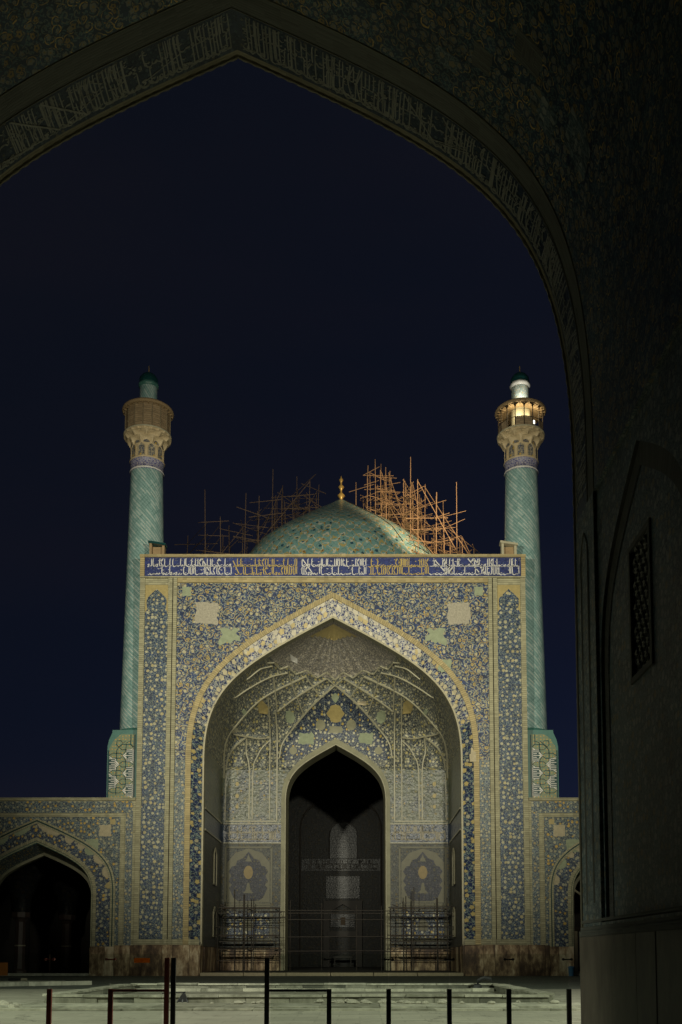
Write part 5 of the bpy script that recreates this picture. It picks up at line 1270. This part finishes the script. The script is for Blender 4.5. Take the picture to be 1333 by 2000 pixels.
# spandrel repairs on the vault
def vault_patch(s, y, w, h, mat, nm='plaster_patch'):
    mb = MB(); P = rough_quad(0, 0, w, h, 5, .12); rows = []
    for k in (1, .5): rows.append([(lambda q: (q[0], y + pz * k, q[2]))(nmap(s + px * k, 0, .006)) for px, pz in P])
    mb.grid(rows, [[(p[0], p[1]) for p in r] + [(r[0][0], r[0][1])] for r in rows], True); mb.face(rows[-1]); mb.build(nm, mat, near)
vault_patch(half + 5.1, 15.45, .20, .22, 'near_cream'); vault_patch(half + 6.0, 14.7, .3, .25, 'near_cream'); vault_patch(half + 4.4, 15.9, .22, .15, 'near_wall'); vault_patch(half + 6.6, 15.3, .35, .25, 'near_wall'); vault_patch(half + 2.6, 14.9, .25, .2, 'near_cream'); vault_patch(half + 7.6, 14.9, .4, .35, 'near_wall')
def near_side(sx):
    CY = 14.15
    xw = NX + sx * NA
    def put(mb, name, mat, par=near):      # local (y along, d into wall, z)
        mb.v = [(xw + sx * d, yy, z) for (yy, d, z) in mb.v]; return mb.build(name, mat, par)
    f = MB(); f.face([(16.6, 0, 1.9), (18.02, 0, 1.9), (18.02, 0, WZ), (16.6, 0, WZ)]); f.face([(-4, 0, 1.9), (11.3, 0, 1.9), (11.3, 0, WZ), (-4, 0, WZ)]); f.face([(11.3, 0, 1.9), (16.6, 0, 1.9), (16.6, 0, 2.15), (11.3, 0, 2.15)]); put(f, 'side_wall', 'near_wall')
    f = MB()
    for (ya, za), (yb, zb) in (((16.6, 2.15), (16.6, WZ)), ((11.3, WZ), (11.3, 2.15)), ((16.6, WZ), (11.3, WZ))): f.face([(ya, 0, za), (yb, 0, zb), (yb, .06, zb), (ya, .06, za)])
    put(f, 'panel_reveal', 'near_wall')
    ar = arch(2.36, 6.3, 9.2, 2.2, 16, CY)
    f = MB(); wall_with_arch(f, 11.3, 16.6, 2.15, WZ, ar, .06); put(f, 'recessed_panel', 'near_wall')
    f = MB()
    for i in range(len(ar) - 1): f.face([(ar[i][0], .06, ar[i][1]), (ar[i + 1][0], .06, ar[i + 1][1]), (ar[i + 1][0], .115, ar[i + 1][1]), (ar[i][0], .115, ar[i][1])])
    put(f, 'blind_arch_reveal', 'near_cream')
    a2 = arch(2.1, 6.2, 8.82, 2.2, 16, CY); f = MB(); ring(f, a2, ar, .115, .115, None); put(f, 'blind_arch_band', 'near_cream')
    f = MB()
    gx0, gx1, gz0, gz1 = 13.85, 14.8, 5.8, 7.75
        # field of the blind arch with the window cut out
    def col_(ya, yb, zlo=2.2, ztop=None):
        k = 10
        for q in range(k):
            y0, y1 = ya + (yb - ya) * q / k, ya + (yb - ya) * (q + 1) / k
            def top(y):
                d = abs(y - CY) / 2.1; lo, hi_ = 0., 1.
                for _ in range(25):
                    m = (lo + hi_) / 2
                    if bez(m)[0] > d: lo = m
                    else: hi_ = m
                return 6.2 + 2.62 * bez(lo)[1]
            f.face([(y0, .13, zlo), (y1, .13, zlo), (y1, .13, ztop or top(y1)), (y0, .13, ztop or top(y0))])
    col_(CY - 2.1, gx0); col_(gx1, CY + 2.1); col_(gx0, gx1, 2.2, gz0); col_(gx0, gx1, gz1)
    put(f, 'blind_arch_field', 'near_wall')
    f = MB(); f.face([(gx0, .26, gz0), (gx1, .26, gz0), (gx1, .26, gz1), (gx0, .26, gz1)])
    for (ya, za), (yb, zb) in (((gx0, gz0), (gx1, gz0)), ((gx1, gz0), (gx1, gz1)), ((gx1, gz1), (gx0, gz1)), ((gx0, gz1), (gx0, gz0))): f.face([(ya, .13, za), (yb, .13, zb), (yb, .26, zb), (ya, .26, za)])
    win = put(f, 'grille_window', 'post_black')
    f = MB()
    for i in range(5):
        for j in range(11):
            yy, zz = gx0 + .10 + i * .2 + (.1 if j % 2 else 0), gz0 + .10 + j * .176
            if yy > gx1 - .06: continue
            f.tube([(yy + .104 * math.cos(a), .145, zz + .116 * math.sin(a)) for a in [math.pi / 6 + k * math.pi / 3 for k in range(7)]], .016, 4)
            f.tube([(yy + .045 * math.cos(a), .145, zz + .05 * math.sin(a)) for a in [k * math.pi / 3 for k in range(7)]], .010, 4)
    put(f, 'tile_grille', 'near_letter', win)
    for a, b in (((gx0 - .09, gz0 - .09), (gx1 + .09, gz0)), ((gx0 - .09, gz1), (gx1 + .09, gz1 + .09)), ((gx0 - .09, gz0), (gx0, gz1)), ((gx1, gz0), (gx1 + .09, gz1))):
        f = MB(); f.box((a[0], .10, a[1]), (b[0], .135, b[1])); put(f, 'window_frame', 'near_cream', win)
    f = MB(); P = arch(.26, 8.6, 9.15, 2.5, 8, 17.3); f.face([(y, -.004, z) for y, z in P]); put(f, 'pilaster_panel', 'near_wall')
    f = MB(); f.tube([(y, -.004, z) for y, z in P], .02, 4); put(f, 'pilaster_moulding', 'near_cream')
    for za, zb, pr in ((1.93, 2.03, .06), (2.03, 2.1, .035), (2.17, 2.22, .02)):
        f = MB(); f.box((-4, -pr, za), (18.03, .0 if za < 2.1 else .02, zb)); put(f, 'base_moulding', 'near_cream')
    y = 18.06; k = 0
    while y > -3.9:
        w = (1.25, 1.05, 1.4, .95)[k % 4]; k += 1
        x0, x1 = sorted((xw - sx * (.05 + rk.uniform(0, .012)), xw + sx * .1)); ubox('dado_slab', (x0, y - w + .008, 0), (x1, y - .008, 1.925), 'near_marble', near); y -= w
near_side(1); near_side(-1)
for sx in (-1, 1):
    f = MB(); f.tube([(NX + sx * NA, 18.0, .0), (NX + sx * NA, 18.0, 9.62)], .036, 6); f.build('edge_roll', 'near_edge', near, True)
f = MB(); f.face([(-7, -4, 0), (7, -4, 0), (7, -4, 20), (-7, -4, 20)]); f.build('rear_wall', 'near_wall', near)
f = MB(); wall_with_arch(f, -17, 17, 0, 24, arch(NA + .02, NZS, NZA + .02, 0, 40, NX, NP), 18.03); f.build('court_face', 'cream', near)
f = MB(); f.face([(-17, -5, 24), (17, -5, 24), (17, 18.03, 24), (-17, 18.03, 24)]); f.build('roof', 'grout', near)

# ------------------------------------------------------------------ floodlight masts in the near corners of the court
for sx in (-1, 1):
    t = thing('floodlight_mast', (sx * 24, 20.4, 0), 'tall steel floodlight mast in the near %s corner of the courtyard' % ('left' if sx < 0 else 'right'), 'light mast', 'floodlight masts of the courtyard')
    f = MB(); f.lathe([(.3, 0), (.3, .4), (.2, .5), (.1, 17.5)], 12, (sx * 24, 20.4)); f.build('mast', 'metal', t, True)
    ubox('crossbar', (sx * 24 - .9, 20.35, 16.95), (sx * 24 + .9, 20.45, 17.05), 'metal', t)
    for (p, tg, wt, c_, cone, bl_, rd) in FLOODS:
        if p[0] * sx < 0 or p[2] > 20: continue
        lamp_obj('floodlight_lamp', 'SPOT', p, tg, wt, c_, cone, bl_, rd, t)
        d = (Vector(tg) - Vector(p)).normalized(); q = Vector(p) - d * .75
        link('lamp_housing', unit('box', 'metal'), t, Matrix.Translation(q) @ d.to_track_quat('-Z', 'Y').to_matrix().to_4x4() @ Matrix.Diagonal((1.0, .8, .3, 1)))

rf = thing('roof_floodlight', (0, 19.2, 23.4), 'floodlight bracketed to the roof edge of the near archway', 'floodlight')
ubox('bracket', (-.05, 18.0, 24.02), (.05, 19.0, 24.1), 'metal', rf); ubox('lamp_housing', (-.3, 18.6, 23.7), (.3, 18.9, 24.0), 'metal', rf)
lamp_obj('floodlight_lamp', 'SPOT', (0, 19.1, 23.8), (0, 118, 15), 2600, WARM, 11, .8, .3, rf)
for (p, tg, wt, c_, cone, bl_, rd) in FLOODS[:2]:
    sd_ = 'left' if p[0] < 0 else 'right'
    rf = thing('wall_floodlight', (p[0], 18.1, p[2]), 'floodlight bracketed to the court face of the near building, %s of its arch' % sd_, 'floodlight', 'floodlights on the near court face')
    ubox('bracket', (p[0] - .05, 18.04, p[2] - .45), (p[0] + .05, 18.9, p[2] - .38), 'metal', rf); ubox('lamp_housing', (p[0] - .5, 18.3, p[2] - .35), (p[0] + .5, 18.45, p[2] + .35), 'metal', rf)
    lamp_obj('floodlight_lamp', 'SPOT', p, tg, wt, c_, cone, bl_, rd, rf)
